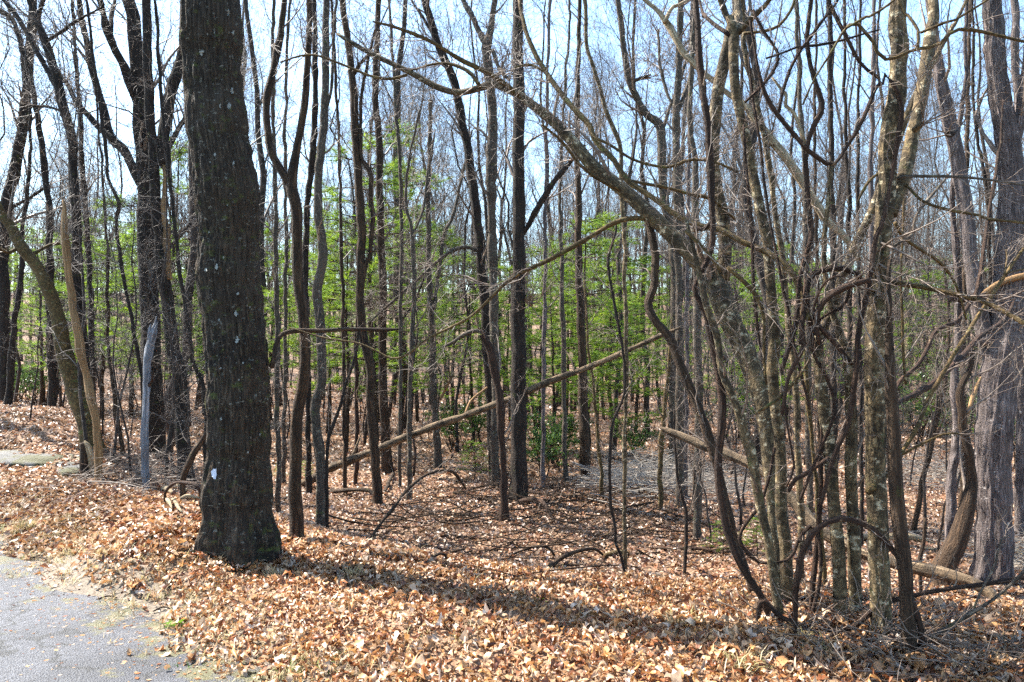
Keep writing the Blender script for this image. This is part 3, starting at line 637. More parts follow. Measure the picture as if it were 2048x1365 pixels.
# --- the leaning tree of the right-hand clump and its limbs
T('leaning_tree', 'thick mossy leaning tree arching up leftwards from the right-hand clump', 'tree', 'mottle',
  [(1566, 1222, 26), (1552, 1100, 26), (1543, 980, 30), (1535, 904, 36), (1530, 842, 42), (1520, 792, 46), (1505, 742, 48), (1482, 685, 48), (1462, 640, 48), (1442, 590, 48), (1418, 545, 44), (1380, 505, 38), (1334, 462, 36), (1310, 438, 35), (1260, 391, 33), (1193, 337, 30), (1139, 276, 27), (1091, 229, 24), (1024, 182, 20), (985, 168, 18), (960, 175, 17), (916, 185, 15), (876, 175, 14), (815, 142, 13), (748, 111, 12), (700, 85, 10), (674, 67, 6)],
  [([(1446, 560, 30), (1450, 520, 29), (1450, 474, 29), (1445, 430, 29), (1432, 371, 28), (1426, 270, 28), (1436, 185, 27), (1452, 115, 25), (1462, 50, 20), (1480, 0, 16)], -.1, 'mottle'),
   ([(1040, 192, 14), (1001, 162, 12), (933, 125, 11), (849, 78, 9), (790, 55, 7), (748, 44, 4)], -.3, 'mossy'), ([(960, 175, 9), (940, 145, 8), (900, 128, 7), (860, 130, 6), (820, 142, 4)], .2, 'mossy'),
   ([(1318, 440, 11), (1270, 437, 11), (1226, 447, 11), (1159, 487, 11), (1091, 524, 9), (1024, 556, 8), (943, 632, 6), (862, 674, 5), (815, 710, 5), (782, 717, 5), (748, 700, 4), (714, 686, 4), (647, 676, 4), (576, 655, 2)], .5, 'mossy'),
   ([(1250, 385, 10), (1200, 360, 8), (1160, 330, 7), (1130, 290, 6), (1085, 250, 5)], -.4, 'mossy'),
   ([(815, 150, 6), (780, 158, 6), (740, 152, 6), (680, 128, 5), (620, 110, 5), (560, 125, 4)], .2, 'mossy')],
  d1=1.5, tw=(8, 4, 3), tl=(.25, .9), ext=False, flare=.3, land=None)
T('mossy_branch', 'long orange-brown branch running down alongside the leaning tree into the clump', 'branch', 'mossy',
  [(1617, 640, 11), (1603, 588, 13), (1580, 541, 15), (1536, 507, 15), (1486, 484, 14), (1440, 460, 13), (1400, 452, 13), (1361, 435, 14), (1310, 398, 14), (1260, 364, 14), (1226, 320, 13), (1186, 280, 13), (1176, 250, 12), (1135, 206, 12), (1091, 145, 11), (1054, 74, 10), (1037, 0, 8)],
  [([(1186, 275, 7), (1220, 290, 7), (1262, 318, 7), (1310, 332, 7), (1345, 333, 7), (1380, 320, 7), (1430, 325, 7), (1475, 345, 6)], -.2), ([(1091, 145, 6), (1060, 130, 6), (1030, 135, 5)], .1), ([(1255, 360, 7), (1290, 368, 8), (1330, 375, 8), (1385, 390, 8), (1425, 400, 8), (1470, 440, 6)], .3)],
  d=4.15, d1=1.2, grounded=False, tw=(9, 4, 3), tl=(.2, .8), ext=False, part='stem')
T('clump_stem', 'pale mottled upright stem forking high, left side of the right-hand clump', 'tree', 'mottle',
  [(1580, 1222, 30), (1572, 1124, 28), (1563, 1020, 26), (1559, 880, 25), (1550, 804, 25), (1545, 742, 25), (1549, 680, 26), (1541, 564, 23), (1535, 490, 23), (1520, 415, 23), (1507, 345, 22), (1492, 270, 21), (1470, 185, 20), (1466, 101, 22), (1468, 65, 24), (1455, 30, 16), (1440, -5, 14)],
  [([(1470, 70, 18), (1477, 34, 19), (1476, 0, 17)], .2), ([(1473, 70, 14), (1495, 45, 14), (1520, 20, 12), (1543, -5, 9)], -.2), ([(1460, 70, 12), (1430, 50, 10), (1408, 30, 9), (1400, 10, 7)], .2, 'vine')], tw=(8, 4, 3), tl=(.25, .9), flare=.25, land='forked clump stem')
T('clump_stem', 'thinner grey stem leaning left under the leaning tree', 'tree', 'mottle', [(1564, 1255, 20), (1554, 1199, 20), (1540, 1112, 22), (1516, 995, 22), (1492, 892, 22), (1467, 805, 20), (1447, 742, 19), (1430, 670, 17), (1411, 610, 15), (1390, 520, 11), (1370, 440, 8)], tw=(6, 4, 2), tl=(.3, 1.0), ext=False)
T('clump_stem', 'slim pale stem between the mottled forked stem and the curved stem', 'tree', 'mottle', [(1603, 1160, 16), (1601, 1000, 16), (1596, 900, 15), (1590, 760, 14), (1576, 642, 14), (1563, 507, 13), (1552, 440, 13), (1536, 303, 12), (1512, 190, 11), (1490, 100, 10), (1484, 0, 8)], d=5.3, tw=(8, 4, 3), tl=(.3, 1.1))
T('clump_stem', 'curved mottled stem that crosses right into the thickest stem', 'tree', 'mottle',
  [(1684, 1246, 31), (1677, 1119, 29), (1666, 980, 27), (1658, 900, 26), (1645, 800, 25), (1638, 740, 26), (1634, 693, 25), (1648, 655, 21), (1672, 608, 20), (1683, 558, 20), (1704, 507, 20), (1728, 457, 19), (1752, 400, 18), (1775, 335, 17), (1800, 270, 16), (1826, 202, 15), (1873, 108, 12), (1907, 51, 10), (1932, 5, 7)],
  [([(1634, 720, 12), (1622, 660, 11), (1612, 585, 9), (1630, 549, 9), (1660, 540, 9), (1700, 540, 7)], -.1, 'vine')], d1=.2, tw=(9, 4, 3), tl=(.3, 1.1))
T('clump_stem', 'upright mottled stem with bright left edge beside the thickest stem', 'tree', 'mottle', [(1714, 1240, 29), (1707, 1082, 28), (1700, 971, 27), (1703, 860, 25), (1700, 760, 22), (1690, 700, 20), (1670, 640, 15), (1655, 580, 12), (1648, 500, 11), (1655, 420, 10), (1660, 330, 9)], tw=(6, 4, 2), tl=(.3, 1.0), ext=False)
T('clump_stem', 'thickest blotchy trunk of the right-hand clump with pale upper bole', 'tree', 'mottle',
  [(1762, 1285, 46), (1760, 1180, 44), (1757, 1045, 42), (1750, 897, 46), (1752, 777, 46), (1753, 676, 46), (1761, 575, 44), (1768, 474, 38), (1772, 404, 38), (1776, 303, 38), (1788, 202, 38), (1796, 118, 38), (1798, 0, 37)],
  [([(1782, 430, 28), (1800, 380, 30), (1818, 310, 30), (1834, 240, 28), (1853, 135, 27), (1862, 60, 25), (1864, 0, 23)], .3), ([(1825, 262, 14), (1838, 252, 13), (1843, 250, 7)], -.05), ([(1762, 460, 12), (1752, 500, 22), (1752, 540, 12)], -.1),
   ([(1782, 566, 12), (1820, 570, 12), (1856, 576, 12), (1924, 592, 12), (1974, 606, 12), (2048, 646, 12), (2110, 690, 9)], -.6, 'mossy')], tw=(6, 4, 3), tl=(.25, .9), sides=48, step=.03, disp=.006, land='thickest clump trunk')
T('clump_stem', 'dark brown stem at the right foot of the clump with split bark', 'tree', 'brown', [(1822, 1322, 34), (1817, 1267, 34), (1808, 1156, 33), (1796, 1045, 32), (1789, 934, 30), (1788, 850, 28), (1784, 777, 26), (1778, 690, 20), (1775, 600, 12), (1778, 520, 8)], tw=(3, 3, 2), tl=(.2, .6), ext=False)
T('clump_stem', 'thin dark stem standing inside the vine arch', 'sapling', 'vine', [(1618, 1240, 12), (1628, 1150, 12), (1637, 1037, 12), (1640, 940, 11), (1645, 860, 10), (1655, 780, 8)], tw=(3, 2, 0), ext=False)
T('clump_stem', 'thin straight tan stem between vine arch and curved mottled stem', 'sapling', 'mossy', [(1658, 1250, 12), (1650, 1150, 11), (1640, 1050, 11), (1630, 950, 10), (1622, 860, 10), (1612, 740, 10), (1606, 640, 8), (1600, 540, 6)], tw=(4, 3, 0), ext=False, d=5.0)
# --- vines
def V_(label, pts, d=4.6, d1=.1, mat='vine', tw=(4, 3, 0), tl=(.12, .4), name='vine', limbs=(), cat='vine', **k):
    if 3.99 < d < 4.85 and name != 'fallen_branch' and 'long low' not in label: d -= .45
    return T(name, label, cat, mat, pts, limbs, d=d, d1=d1, tw=tw, tl=tl, grounded=False, ext=False, part='stem', group='vines and branches of the right-hand thicket', **k)
V_('thick shaggy vine hanging from the frame top and curling into the clump foot', [(1531, 1211, 18), (1486, 1141, 20), (1461, 1089, 20), (1446, 1026, 20), (1436, 934, 19), (1442, 860, 18), (1445, 800, 17), (1440, 745, 16), (1425, 676, 16), (1405, 615, 16), (1388, 582, 15), (1402, 545, 14), (1416, 515, 14), (1425, 450, 16), (1418, 337, 17), (1412, 236, 16), (1401, 135, 15), (1391, 0, 15), (1385, -80, 12)], 4.65, .2, limbs=[([(1425, 440, 8), (1405, 460, 9), (1385, 450, 7)], .1)])
V_('shaggy brown vine trunk with an S-bend rising left of the thick shaggy vine', [(1500, 1168, 18), (1470, 1080, 19), (1450, 1000, 20), (1432, 920, 20), (1412, 855, 21), (1381, 777, 21), (1361, 726, 20), (1344, 683, 19), (1316, 645, 18), (1298, 608, 18), (1309, 568, 18), (1311, 501, 17), (1294, 440, 15), (1280, 400, 8)], 4.9, .5, mat='brown')
V_('dark zigzag vine dropping from the frame top through the clump', [(1563, 743, 12), (1583, 676, 11), (1597, 608, 11), (1607, 524, 11), (1622, 460, 12), (1617, 371, 12), (1615, 300, 12), (1627, 253, 12), (1645, 212, 12), (1628, 152, 12), (1619, 84, 11), (1622, 0, 10), (1630, -70, 8)], 4.5)
V_('looping red-brown vine with a V-shaped sag high in the clump', [(1500, 40, 6), (1515, 130, 7), (1536, 199, 9), (1570, 249, 9), (1610, 297, 10), (1640, 318, 10), (1667, 330, 10), (1694, 293, 9), (1725, 236, 9), (1752, 175, 9), (1760, 160, 9), (1725, 131, 9), (1698, 78, 9), (1671, 30, 9), (1655, 0, 8), (1640, -60, 6)], 4.4, .15)
V_('thin dark vine slanting up right across the zigzag vine', [(1558, 225, 7), (1566, 180, 8), (1590, 120, 8), (1620, 75, 8), (1645, 40, 8), (1670, 10, 7), (1690, -30, 6)], 4.45)
V_('hooked thin vine bending right beside the mottled forked stem', [(1490, 205, 6), (1525, 170, 7), (1548, 140, 7), (1557, 108, 7), (1540, 80, 6), (1518, 50, 6), (1505, 20, 5)], 4.5)
V_('pale crooked branch with a loop crossing the thickest trunk near the top', [(1605, 210, 5), (1625, 165, 5), (1660, 110, 6), (1688, 62, 7), (1711, 47, 8), (1738, 76, 8), (1750, 90, 9), (1756, 108, 9), (1779, 121, 8), (1816, 104, 8), (1840, 97, 8), (1873, 92, 7), (1907, 62, 8), (1957, 62, 8), (2048, 84, 7), (2100, 95, 6)], 4.25, -.1, mat='mossy', limbs=[([(1835, 97, 7), (1836, 60, 7), (1815, 30, 7), (1797, -5, 6)], .1), ([(1690, 58, 6), (1730, 35, 6), (1790, 0, 5)], -.1), ([(1840, 66, 6), (1890, 45, 6), (1960, 10, 5)], -.1)])
V_('dark red vine climbing straight up the thickest trunk', [(1640, 1010, 11), (1670, 905, 11), (1695, 850, 12), (1708, 770, 13), (1720, 659, 13), (1735, 575, 12), (1752, 474, 11), (1768, 438, 10), (1788, 330, 10), (1801, 240, 11), (1797, 195, 9), (1785, 165, 9), (1770, 150, 9), (1766, 170, 5)], 4.35, .05)
V_('dark arched vine looping over the foot of the clump', [(1591, 1243, 14), (1590, 1174, 14), (1603, 1104, 14), (1636, 1058, 14), (1684, 1038, 14), (1736, 1054, 14), (1773, 1089, 15), (1802, 1128, 15), (1817, 1186, 14), (1843, 1262, 13)], 4.35, -.1)
V_('second vine inside the dark arch bending to the ground', [(1620, 1245, 10), (1640, 1160, 10), (1640, 1080, 10), (1622, 1052, 10), (1596, 1085, 9), (1580, 1120, 8), (1520, 1125, 8), (1480, 1085, 8), (1490, 1050, 8), (1520, 1010, 8), (1537, 950, 8), (1548, 895, 6)], 4.7)
V_('long low vine sweeping along the leaves to the right picture edge', [(1520, 1200, 12), (1536, 1210, 12), (1573, 1241, 13), (1647, 1260, 13), (1702, 1256, 12), (1735, 1228, 12), (1773, 1204, 12), (1869, 1182, 11), (1960, 1170, 10), (2048, 1156, 10), (2120, 1150, 8)], 4.1, -.15, limbs=[([(1990, 1166, 7), (2030, 1160, 7), (2075, 1120, 5)], -.1)])
V_('pale grey fallen branch rising to the right bottom corner', [(1690, 1335, 7), (1714, 1322, 8), (1765, 1302, 9), (1843, 1284, 9), (1906, 1248, 9), (1950, 1222, 9), (1998, 1193, 8), (2048, 1145, 7), (2090, 1110, 5)], 3.95, -.1, mat='grey', name='fallen_branch', cat='branch', limbs=[([(1945, 1225, 5), (1958, 1190, 5), (1990, 1130, 5), (2002, 1080, 4), (2020, 1070, 3)], .1)])
V_('twisted vine knot arching at the middle of the clump', [(1600, 690, 9), (1607, 620, 11), (1611, 585, 12), (1617, 556, 12), (1645, 541, 12), (1688, 538, 10), (1722, 556, 8), (1735, 575, 6)], 4.4, limbs=[([(1640, 690, 12), (1632, 640, 12), (1650, 600, 13), (1688, 575, 14), (1738, 560, 12)], -.1), ([(1625, 650, 6), (1630, 605, 6), (1655, 560, 5), (1690, 552, 4)], -.15)])
V_('dark vine rising from the clump to a broken limb on the right tree', [(1740, 835, 12), (1792, 807, 13), (1856, 774, 14), (1893, 743, 15), (1925, 710, 14), (1957, 676, 12), (2008, 639, 11), (2030, 600, 6)], 4.6, 1.2)
V_('curving red branch climbing to the grey forked trunk', [(1785, 800, 8), (1797, 767, 9), (1833, 733, 10), (1850, 705, 10), (1866, 669, 10), (1890, 652, 9), (1917, 642, 9), (1940, 610, 9), (1955, 580, 9), (1967, 490, 8), (1975, 440, 8), (1998, 303, 7), (2006, 200, 4)], 5., 1.)
V_('straight tan pole-like branch crossing diagonally before the right tree', [(1735, 985, 16), (1776, 949, 13), (1802, 908, 10), (1832, 855, 10), (1856, 794, 10), (1907, 710, 9), (1967, 615, 9), (2008, 551, 8), (2048, 497, 7), (2100, 420, 5)], 4.45, .5, mat='mossy', limbs=[([(1800, 912, 6), (1850, 885, 6), (1890, 868, 5), (1925, 868, 4)], -.1), ([(2008, 551, 5), (2014, 520, 4), (2012, 500, 3)], .1), ([(2010, 548, 5), (2040, 540, 5), (2090, 535, 4)], .1)])
V_('thin grey branch running level across the leaning pale limb', [(1785, 362, 6), (1800, 354, 7), (1886, 353, 7), (1960, 358, 6), (2048, 371, 6), (2120, 385, 4)], 4.5, -.3, mat='grey', tw=(3, 2, 0))
V_('thin mossy branch drooping right below the level grey branch', [(1812, 370, 7), (1835, 395, 7), (1856, 408, 7), (1905, 422, 7), (1957, 431, 7), (1970, 438, 7), (2048, 446, 6), (2110, 460, 4)], 4.5, -.3, mat='mossy', tw=(3, 2, 0))
V_('bowed thin branch falling right from the thickest trunk', [(1790, 446, 8), (1804, 470, 8), (1822, 487, 8), (1873, 521, 8), (1903, 555, 8), (1918, 585, 6), (1930, 640, 4)], 4.6, .3, mat='mossy', tw=(3, 2, 0))
V_('short pale hanging stick at the left of the thickest trunk', [(1757, 348, 7), (1740, 360, 6), (1725, 385, 6), (1717, 405, 3)], 4.5, 0, mat='mossy', tw=None)
V_('thin red vine hanging straight through the clump middle', [(1520, 700, 6), (1512, 620, 7), (1506, 540, 8), (1503, 470, 8), (1497, 400, 7), (1493, 340, 6), (1488, 250, 5)], 4.75)
V_('twin dark vine strands below the twisted vine knot', [(1565, 830, 8), (1575, 760, 10), (1595, 720, 12), (1610, 690, 11), (1600, 640, 8)], 4.4, 0, limbs=[([(1510, 828, 7), (1560, 795, 7), (1600, 750, 7), (1618, 720, 6)], .05, 'mossy')])
V_('reddish vine elbow poking out between clump stems', [(1576, 985, 9), (1588, 962, 10), (1600, 955, 11), (1640, 930, 10), (1660, 915, 9)], 4.5, 0, tw=None)
V_('bright gnarled shaggy limb slanting down right across the upper clump', [(1718, 520, 13), (1690, 475, 15), (1650, 435, 18), (1610, 375, 20), (1570, 315, 20), (1525, 255, 18), (1490, 208, 16), (1440, 175, 14), (1400, 140, 14), (1365, 105, 15), (1340, 60, 15), (1318, 25, 12), (1290, 0, 10), (1250, -40, 8)], 5.1, .5, mat='pale', name='dead_limb', cat='branch', limbs=[([(1330, 45, 10), (1345, 15, 8), (1375, 0, 6)], .1)], tw=(5, 3, 0))
V_('crooked pale dead limb hooked behind the zigzag vine', [(1610, 290, 8), (1600, 255, 9), (1588, 225, 9), (1572, 212, 9), (1575, 195, 8), (1560, 175, 7), (1545, 155, 5)], 4.8, 0, mat='pale', name='dead_limb', cat='branch', tw=None)
V_('curved thin branch bending up from the forked stem top', [(1487, 67, 7), (1520, 64, 7), (1554, 55, 7), (1575, 32, 7), (1588, 5, 6), (1595, -30, 5)], 4.9, 0, mat='mossy')
V_('thin level twig-branch crossing behind the zigzag vine', [(1532, 117, 5), (1562, 108, 5), (1592, 95, 5), (1629, 92, 6), (1680, 82, 6), (1722, 70, 5), (1760, 60, 4)], 4.6, 0, mat='dark')
V_('short branch tucked under the pale forked limb', [(1370, 462, 7), (1390, 480, 8), (1412, 502, 8), (1432, 526, 8), (1442, 545, 6)], 4.6, 0, mat='mossy')
V_('bowed mossy branch dropping from the leaning tree into the stems', [(1455, 535, 9), (1470, 548, 10), (1504, 580, 10), (1522, 611, 10), (1528, 660, 9), (1530, 720, 8), (1535, 770, 6)], 4.6, 0, mat='mossy')
V_('fine red strand beside the vine elbow', [(1570, 790, 4), (1574, 850, 5), (1588, 930, 5), (1582, 955, 5), (1572, 975, 4)], 4.5, 0, tw=(3, 2, 0))
V_('dark stub slanting down right of the twisted knot', [(1638, 652, 10), (1664, 680, 12), (1685, 706, 12), (1704, 730, 8)], 4.4, 0, tw=(2, 2, 0))
V_('thin straight vine hanging right of the thickest trunk', [(1812, 770, 5), (1806, 690, 6), (1803, 590, 6), (1803, 550, 5), (1806, 470, 5), (1808, 395, 4)], 4.6, .1, mat='mossy', tw=(3, 2, 0))
V_('pale crooked twig-branch hooked upward before the forked pale limb', [(1790, 492, 6), (1812, 478, 7), (1826, 470, 7), (1830, 438, 7), (1849, 407, 7), (1889, 362, 5), (1905, 340, 3)], 4.6, .3, mat='grey', tw=(4, 3, 0))
V_('slender dark vine leaning left across the mottled forked stem', [(1620, 820, 6), (1590, 700, 7), (1572, 600, 7), (1548, 480, 7), (1530, 380, 7), (1520, 290, 6), (1506, 200, 5), (1497, 110, 4)], 4.45, .2)
V_('wiry vine curling round the curved mottled stem', [(1600, 1000, 6), (1640, 900, 7), (1668, 820, 7), (1655, 760, 7), (1625, 700, 6), (1640, 640, 6), (1690, 610, 6), (1700, 560, 5)], 4.45, 0)
# --- right-hand trees
T('bare_tree', 'broad grey fluted tree at the right edge with a forked pale limb', 'tree', 'purple',
  [(1984, 1168, 74), (1984, 1050, 70), (1987, 900, 69), (1994, 780, 76), (2008, 690, 84), (2018, 620, 80), (2026, 500, 66), (2024, 400, 58), (2016, 310, 52), (2004, 220, 46), (1992, 110, 40), (1986, 0, 37)],
  [([(1972, 690, 34), (1958, 620, 34), (1947, 561, 33), (1940, 507, 32), (1936, 450, 32), (1924, 371, 32), (1907, 286, 32), (1890, 202, 28), (1874, 110, 24), (1862, 20, 20), (1855, -10, 18)], .35, 'purple'),
   ([(2024, 330, 22), (2040, 240, 22), (2050, 150, 20), (2060, 60, 16)], -.2, 'purple'), ([(1912, 262, 9), (1902, 268, 16), (1893, 266, 8)], -.15, 'dark'),
   ([(1955, 600, 16), (1985, 575, 15), (2010, 562, 13), (2048, 552, 12), (2100, 545, 8)], -.3, 'dead'), ([(1900, 598, 12), (1925, 600, 14), (1965, 596, 17), (1990, 615, 14)], -.25, 'vine')],
  sides=88, step=.04, disp=.018, tw=(3, 3, 2), flare=.12, land='broad grey tree')
T('bare_tree', 'brown slanting butt of a tree wedged against the broad grey tree', 'tree', 'brown', [(1889, 1140, 44), (1915, 1085, 42), (1937, 1020, 38), (1947, 960, 24), (1940, 910, 20), (1928, 860, 19), (1924, 828, 19), (1918, 780, 16), (1935, 740, 12), (1945, 700, 10)],
  [([(1935, 830, 8), (1948, 790, 9), (1962, 755, 6)], .2, 'dead')], tw=(3, 2, 2), ext=False, d=7.9)
T('bare_tree', 'grey-brown upright trunk left of the broad grey tree', 'tree', 'purple', [(1897, 1080, 20), (1905, 971, 19), (1913, 880, 19), (1910, 760, 18), (1917, 640, 16), (1912, 490, 14), (1905, 420, 12), (1908, 300, 11), (1930, 170, 9), (1935, 0, 8)], d=8.6, tw=(8, 5, 4), tl=(.4, 1.3))
T('sapling', 'tan leaning sapling with a fork left of the grey-brown trunk', 'sapling', 'brown', [(1824, 1068, 13), (1840, 990, 13), (1852, 940, 12), (1868, 862, 12), (1880, 815, 11), (1890, 770, 9), (1893, 720, 7), (1897, 640, 6), (1890, 520, 5)], [([(1880, 815, 8), (1900, 800, 8), (1925, 788, 6)], .2)], tw=(7, 4, 3), ext=False)
T('stub', 'short upright dead stub on the mossy fallen log', 'stub', 'brown', [(1841, 1132, 9), (1844, 1090, 8), (1850, 1036, 5)], d=6.3, tw=None, ext=False, flare=0)
T('bare_tree', 'slim purple-grey trunk near the top right corner', 'tree', 'purple', [(2040, 900, 22), (2042, 600, 21), (2036, 400, 19), (2034, 200, 18), (2030, 90, 17), (2030, 0, 15)], d=10.5, tw=(8, 5, 4), tl=(.5, 1.6))
# --- clearing edge, behind the clump
def B_(label, pts, d=None, mat='grey', limbs=(), tw=(8, 5, 4), tl=(.5, 1.7), **k): return T('bare_tree', label, 'tree', mat, pts, limbs, d=d, tw=tw, tl=tl, **k)
B_('grey trunk with a bent left limb behind the leaning tree', [(1347, 938, 22), (1347, 743, 20), (1350, 608, 19), (1345, 474, 19), (1330, 404, 19), (1325, 330, 19), (1324, 270, 20), (1316, 245, 19), (1294, 229, 17), (1272, 195, 16), (1258, 160, 15), (1246, 80, 14), (1236, 0, 12)], limbs=[([(1327, 255, 8), (1340, 215, 8), (1362, 160, 7), (1380, 90, 6), (1390, 20, 4)], .4), ([(1258, 165, 7), (1280, 158, 7), (1303, 150, 4)], -.2)], mat='grey', land='bent-limbed trunk')
B_('tall straight grey tree right of the bent-limbed trunk', [(1360, 900, 18), (1358, 600, 17), (1354, 438, 18), (1354, 303, 18), (1354, 202, 17), (1360, 100, 15), (1362, 0, 13)], 12, limbs=[([(1354, 230, 9), (1372, 180, 9), (1392, 110, 7), (1402, 40, 5)], .4), ([(1352, 215, 8), (1335, 190, 8), (1322, 140, 7), (1315, 60, 5)], .3)])
B_('grey trunk hidden low behind the shaggy vine', [(1394, 1080, 20), (1394, 952, 19), (1397, 850, 18), (1398, 770, 17), (1394, 608, 17), (1390, 450, 16), (1388, 330, 15), (1380, 220, 13), (1384, 100, 11), (1390, 0, 9)])
B_('greyish thin trunk right of the dark straight trunk beside bright pine', [(1136, 968, 14), (1130, 900, 12), (1126, 676, 11), (1123, 507, 9), (1120, 380, 8), (1126, 240, 7), (1135, 100, 6), (1140, 0, 5)])
B_('stout brown trunk in the clearing edge below the fallen log', [(1171, 958, 25), (1168, 860, 22), (1165, 743, 20), (1160, 600, 17), (1157, 460, 15), (1155, 320, 13), (1155, 200, 12), (1157, 90, 10), (1160, 0, 9)], mat='brown', land='stout brown trunk')
B_('pale curving sapling above the leaning tree', [(1250, 900, 10), (1252, 700, 10), (1248, 480, 10), (1242, 330, 10), (1238, 286, 10), (1212, 225, 10), (1193, 152, 10), (1173, 84, 9), (1169, 0, 8)], 8.5, mat='mottle', tl=(.4, 1.2))
B_('yellowish short pole standing by the brush pile', [(1320, 1020, 12), (1322, 940, 11), (1324, 880, 11), (1332, 780, 10), (1338, 726, 8), (1343, 640, 5)], mat='mossy', tw=(4, 3, 2), ext=False)
B_('thin crooked sapling in front of the brush pile', [(1368, 1157, 9), (1371, 1100, 9), (1373, 1040, 9), (1366, 1000, 8), (1357, 960, 8), (1350, 890, 6), (1348, 820, 4)], limbs=[([(1372, 1050, 5), (1385, 1000, 5), (1388, 940, 4)], .1)], mat='dark', tw=(5, 4, 3), tl=(.3, .8), ext=False)
B_('very thin dark sapling hooked at its foot in the clearing', [(1253, 1152, 7), (1244, 1120, 7), (1232, 1082, 7), (1222, 1000, 7), (1219, 900, 7), (1228, 840, 7), (1251, 780, 7), (1241, 676, 7), (1224, 592, 7), (1216, 524, 8), (1228, 470, 6), (1234, 445, 4)], mat='dark', tw=(5, 3, 3), tl=(.3, .9), ext=False)
B_('thin sapling with mossy foot at the clearing edge', [(1204, 1000, 10), (1202, 950, 9), (1196, 880, 8), (1188, 780, 7), (1176, 690, 6), (1170, 560, 5)], mat='mossy', tw=(6, 4, 3), tl=(.3, 1.), ext=False)
for lab, x, ys_, w_, d_ in [('slim upright trunk behind the zigzag vine', [1668, 1664, 1660, 1658], (800, 404, 200, 0), 15, 8.5), ('thin brown trunk right of the V-shaped vine sag', [1702, 1697, 1690, 1687], (800, 404, 200, 0), 11, 9),
        ('thin dark trunk two stems left of the thickest trunk', [1722, 1716, 1717, 1722], (800, 404, 200, 0), 10, 9.5), ('slender trunk pressed against the thickest trunk', [1742, 1742, 1745, 1746], (800, 404, 200, 0), 14, 8),
        ('pale slender trunk above the bright gnarled limb', [1618, 1610, 1602, 1590], (800, 404, 200, 0), 14, 9), ('thin grey trunk left of the zigzag vine top', [1640, 1632, 1630, 1632], (800, 404, 200, 0), 9, 11),
        ('thin lilac-grey trunk right of the thickest trunk limb', [1925, 1932, 1936, 1940], (900, 404, 200, 0), 12, 12), ('thin bowed trunk seen between forked pale limb and broad grey tree', [1985, 1975, 1950, 1945], (800, 404, 250, 0), 9, 11),
        ('thin upright trunk left of the thick shaggy vine', [1372, 1376, 1380, 1385], (900, 404, 200, 0), 10, 13), ('straight young trunk above the fallen log', [1087, 1090, 1094, 1100], (880, 450, 220, 0), 10, 14),
        ('thin trunk between slanting dark trunk and Y-forked limb', [800, 802, 790, 778], (900, 404, 200, 0), 9, 14), ('thin dark trunk just right of the massive oak', [556, 552, 548, 546], (950, 500, 250, 0), 12, 11),
        ('thin trunk in front of the pines right of the massive oak', [568, 572, 570, 580], (940, 500, 250, 0), 10, 14), ('slender trunk between the snaking trunk and the shaggy trunk', [690, 684, 676, 662], (920, 500, 250, 0), 9, 13)]:
    q = list(zip(x, ys_)); B_(lab, [(a, b, w_*(1-.12*i)) for i, (a, b) in enumerate(q)], d_, mat=random.choice(['grey', 'dark', 'brown', 'purple']), tw=(9, 4, 4))

# ------------------------------------------------------------------ fallen logs and ground branches
def log(label, pts, d, d1, mat='log', limbs=(), name='fallen_log', cat='log', tw=None, **k): return T(name, label, cat, mat, pts, limbs, d=d, d1=d1, grounded=False, ext=False, tw=tw, part='bole', **k)
log('long pale fallen log propped diagonally across the clearing', [(600, 972, 17), (640, 950, 18), (660, 938, 17), (734, 908, 17), (838, 864, 16), (933, 831, 15), (1024, 796, 15), (1108, 760, 15), (1193, 728, 13), (1260, 700, 12), (1317, 673, 12), (1361, 654, 5)], ground_depth(600, 975), -2.2, limbs=[([(603, 970, 12), (585, 1000, 10), (560, 1030, 8)], -.3, 'silver', 'root'), ([(930, 828, 6), (945, 800, 6), (975, 775, 4)], .2, 'dead', 'snapped_branch'), ([(700, 922, 7), (715, 890, 6), (722, 865, 2)], .2, 'log', 'snapped_branch'), ([(1150, 744, 6), (1140, 715, 5), (1120, 690, 2)], .3, 'log', 'snapped_branch'), ([(1240, 708, 5), (1262, 730, 5), (1270, 752, 2)], -.2, 'log', 'snapped_branch')], sides=24, step=.04)
log('weathered fallen log passing behind the clump to the right bottom corner', [(1318, 855, 3), (1328, 859, 12), (1340, 864, 18), (1375, 877, 20), (1449, 908, 22), (1523, 940, 22), (1584, 1000, 26), (1640, 1060, 26), (1730, 1110, 27), (1813, 1132, 28), (1880, 1148, 28), (1943, 1165, 27), (2000, 1205, 26), (2060, 1255, 26), (2120, 1300, 24)], 6.9, -1.9, mat='log', sides=24, step=.04)
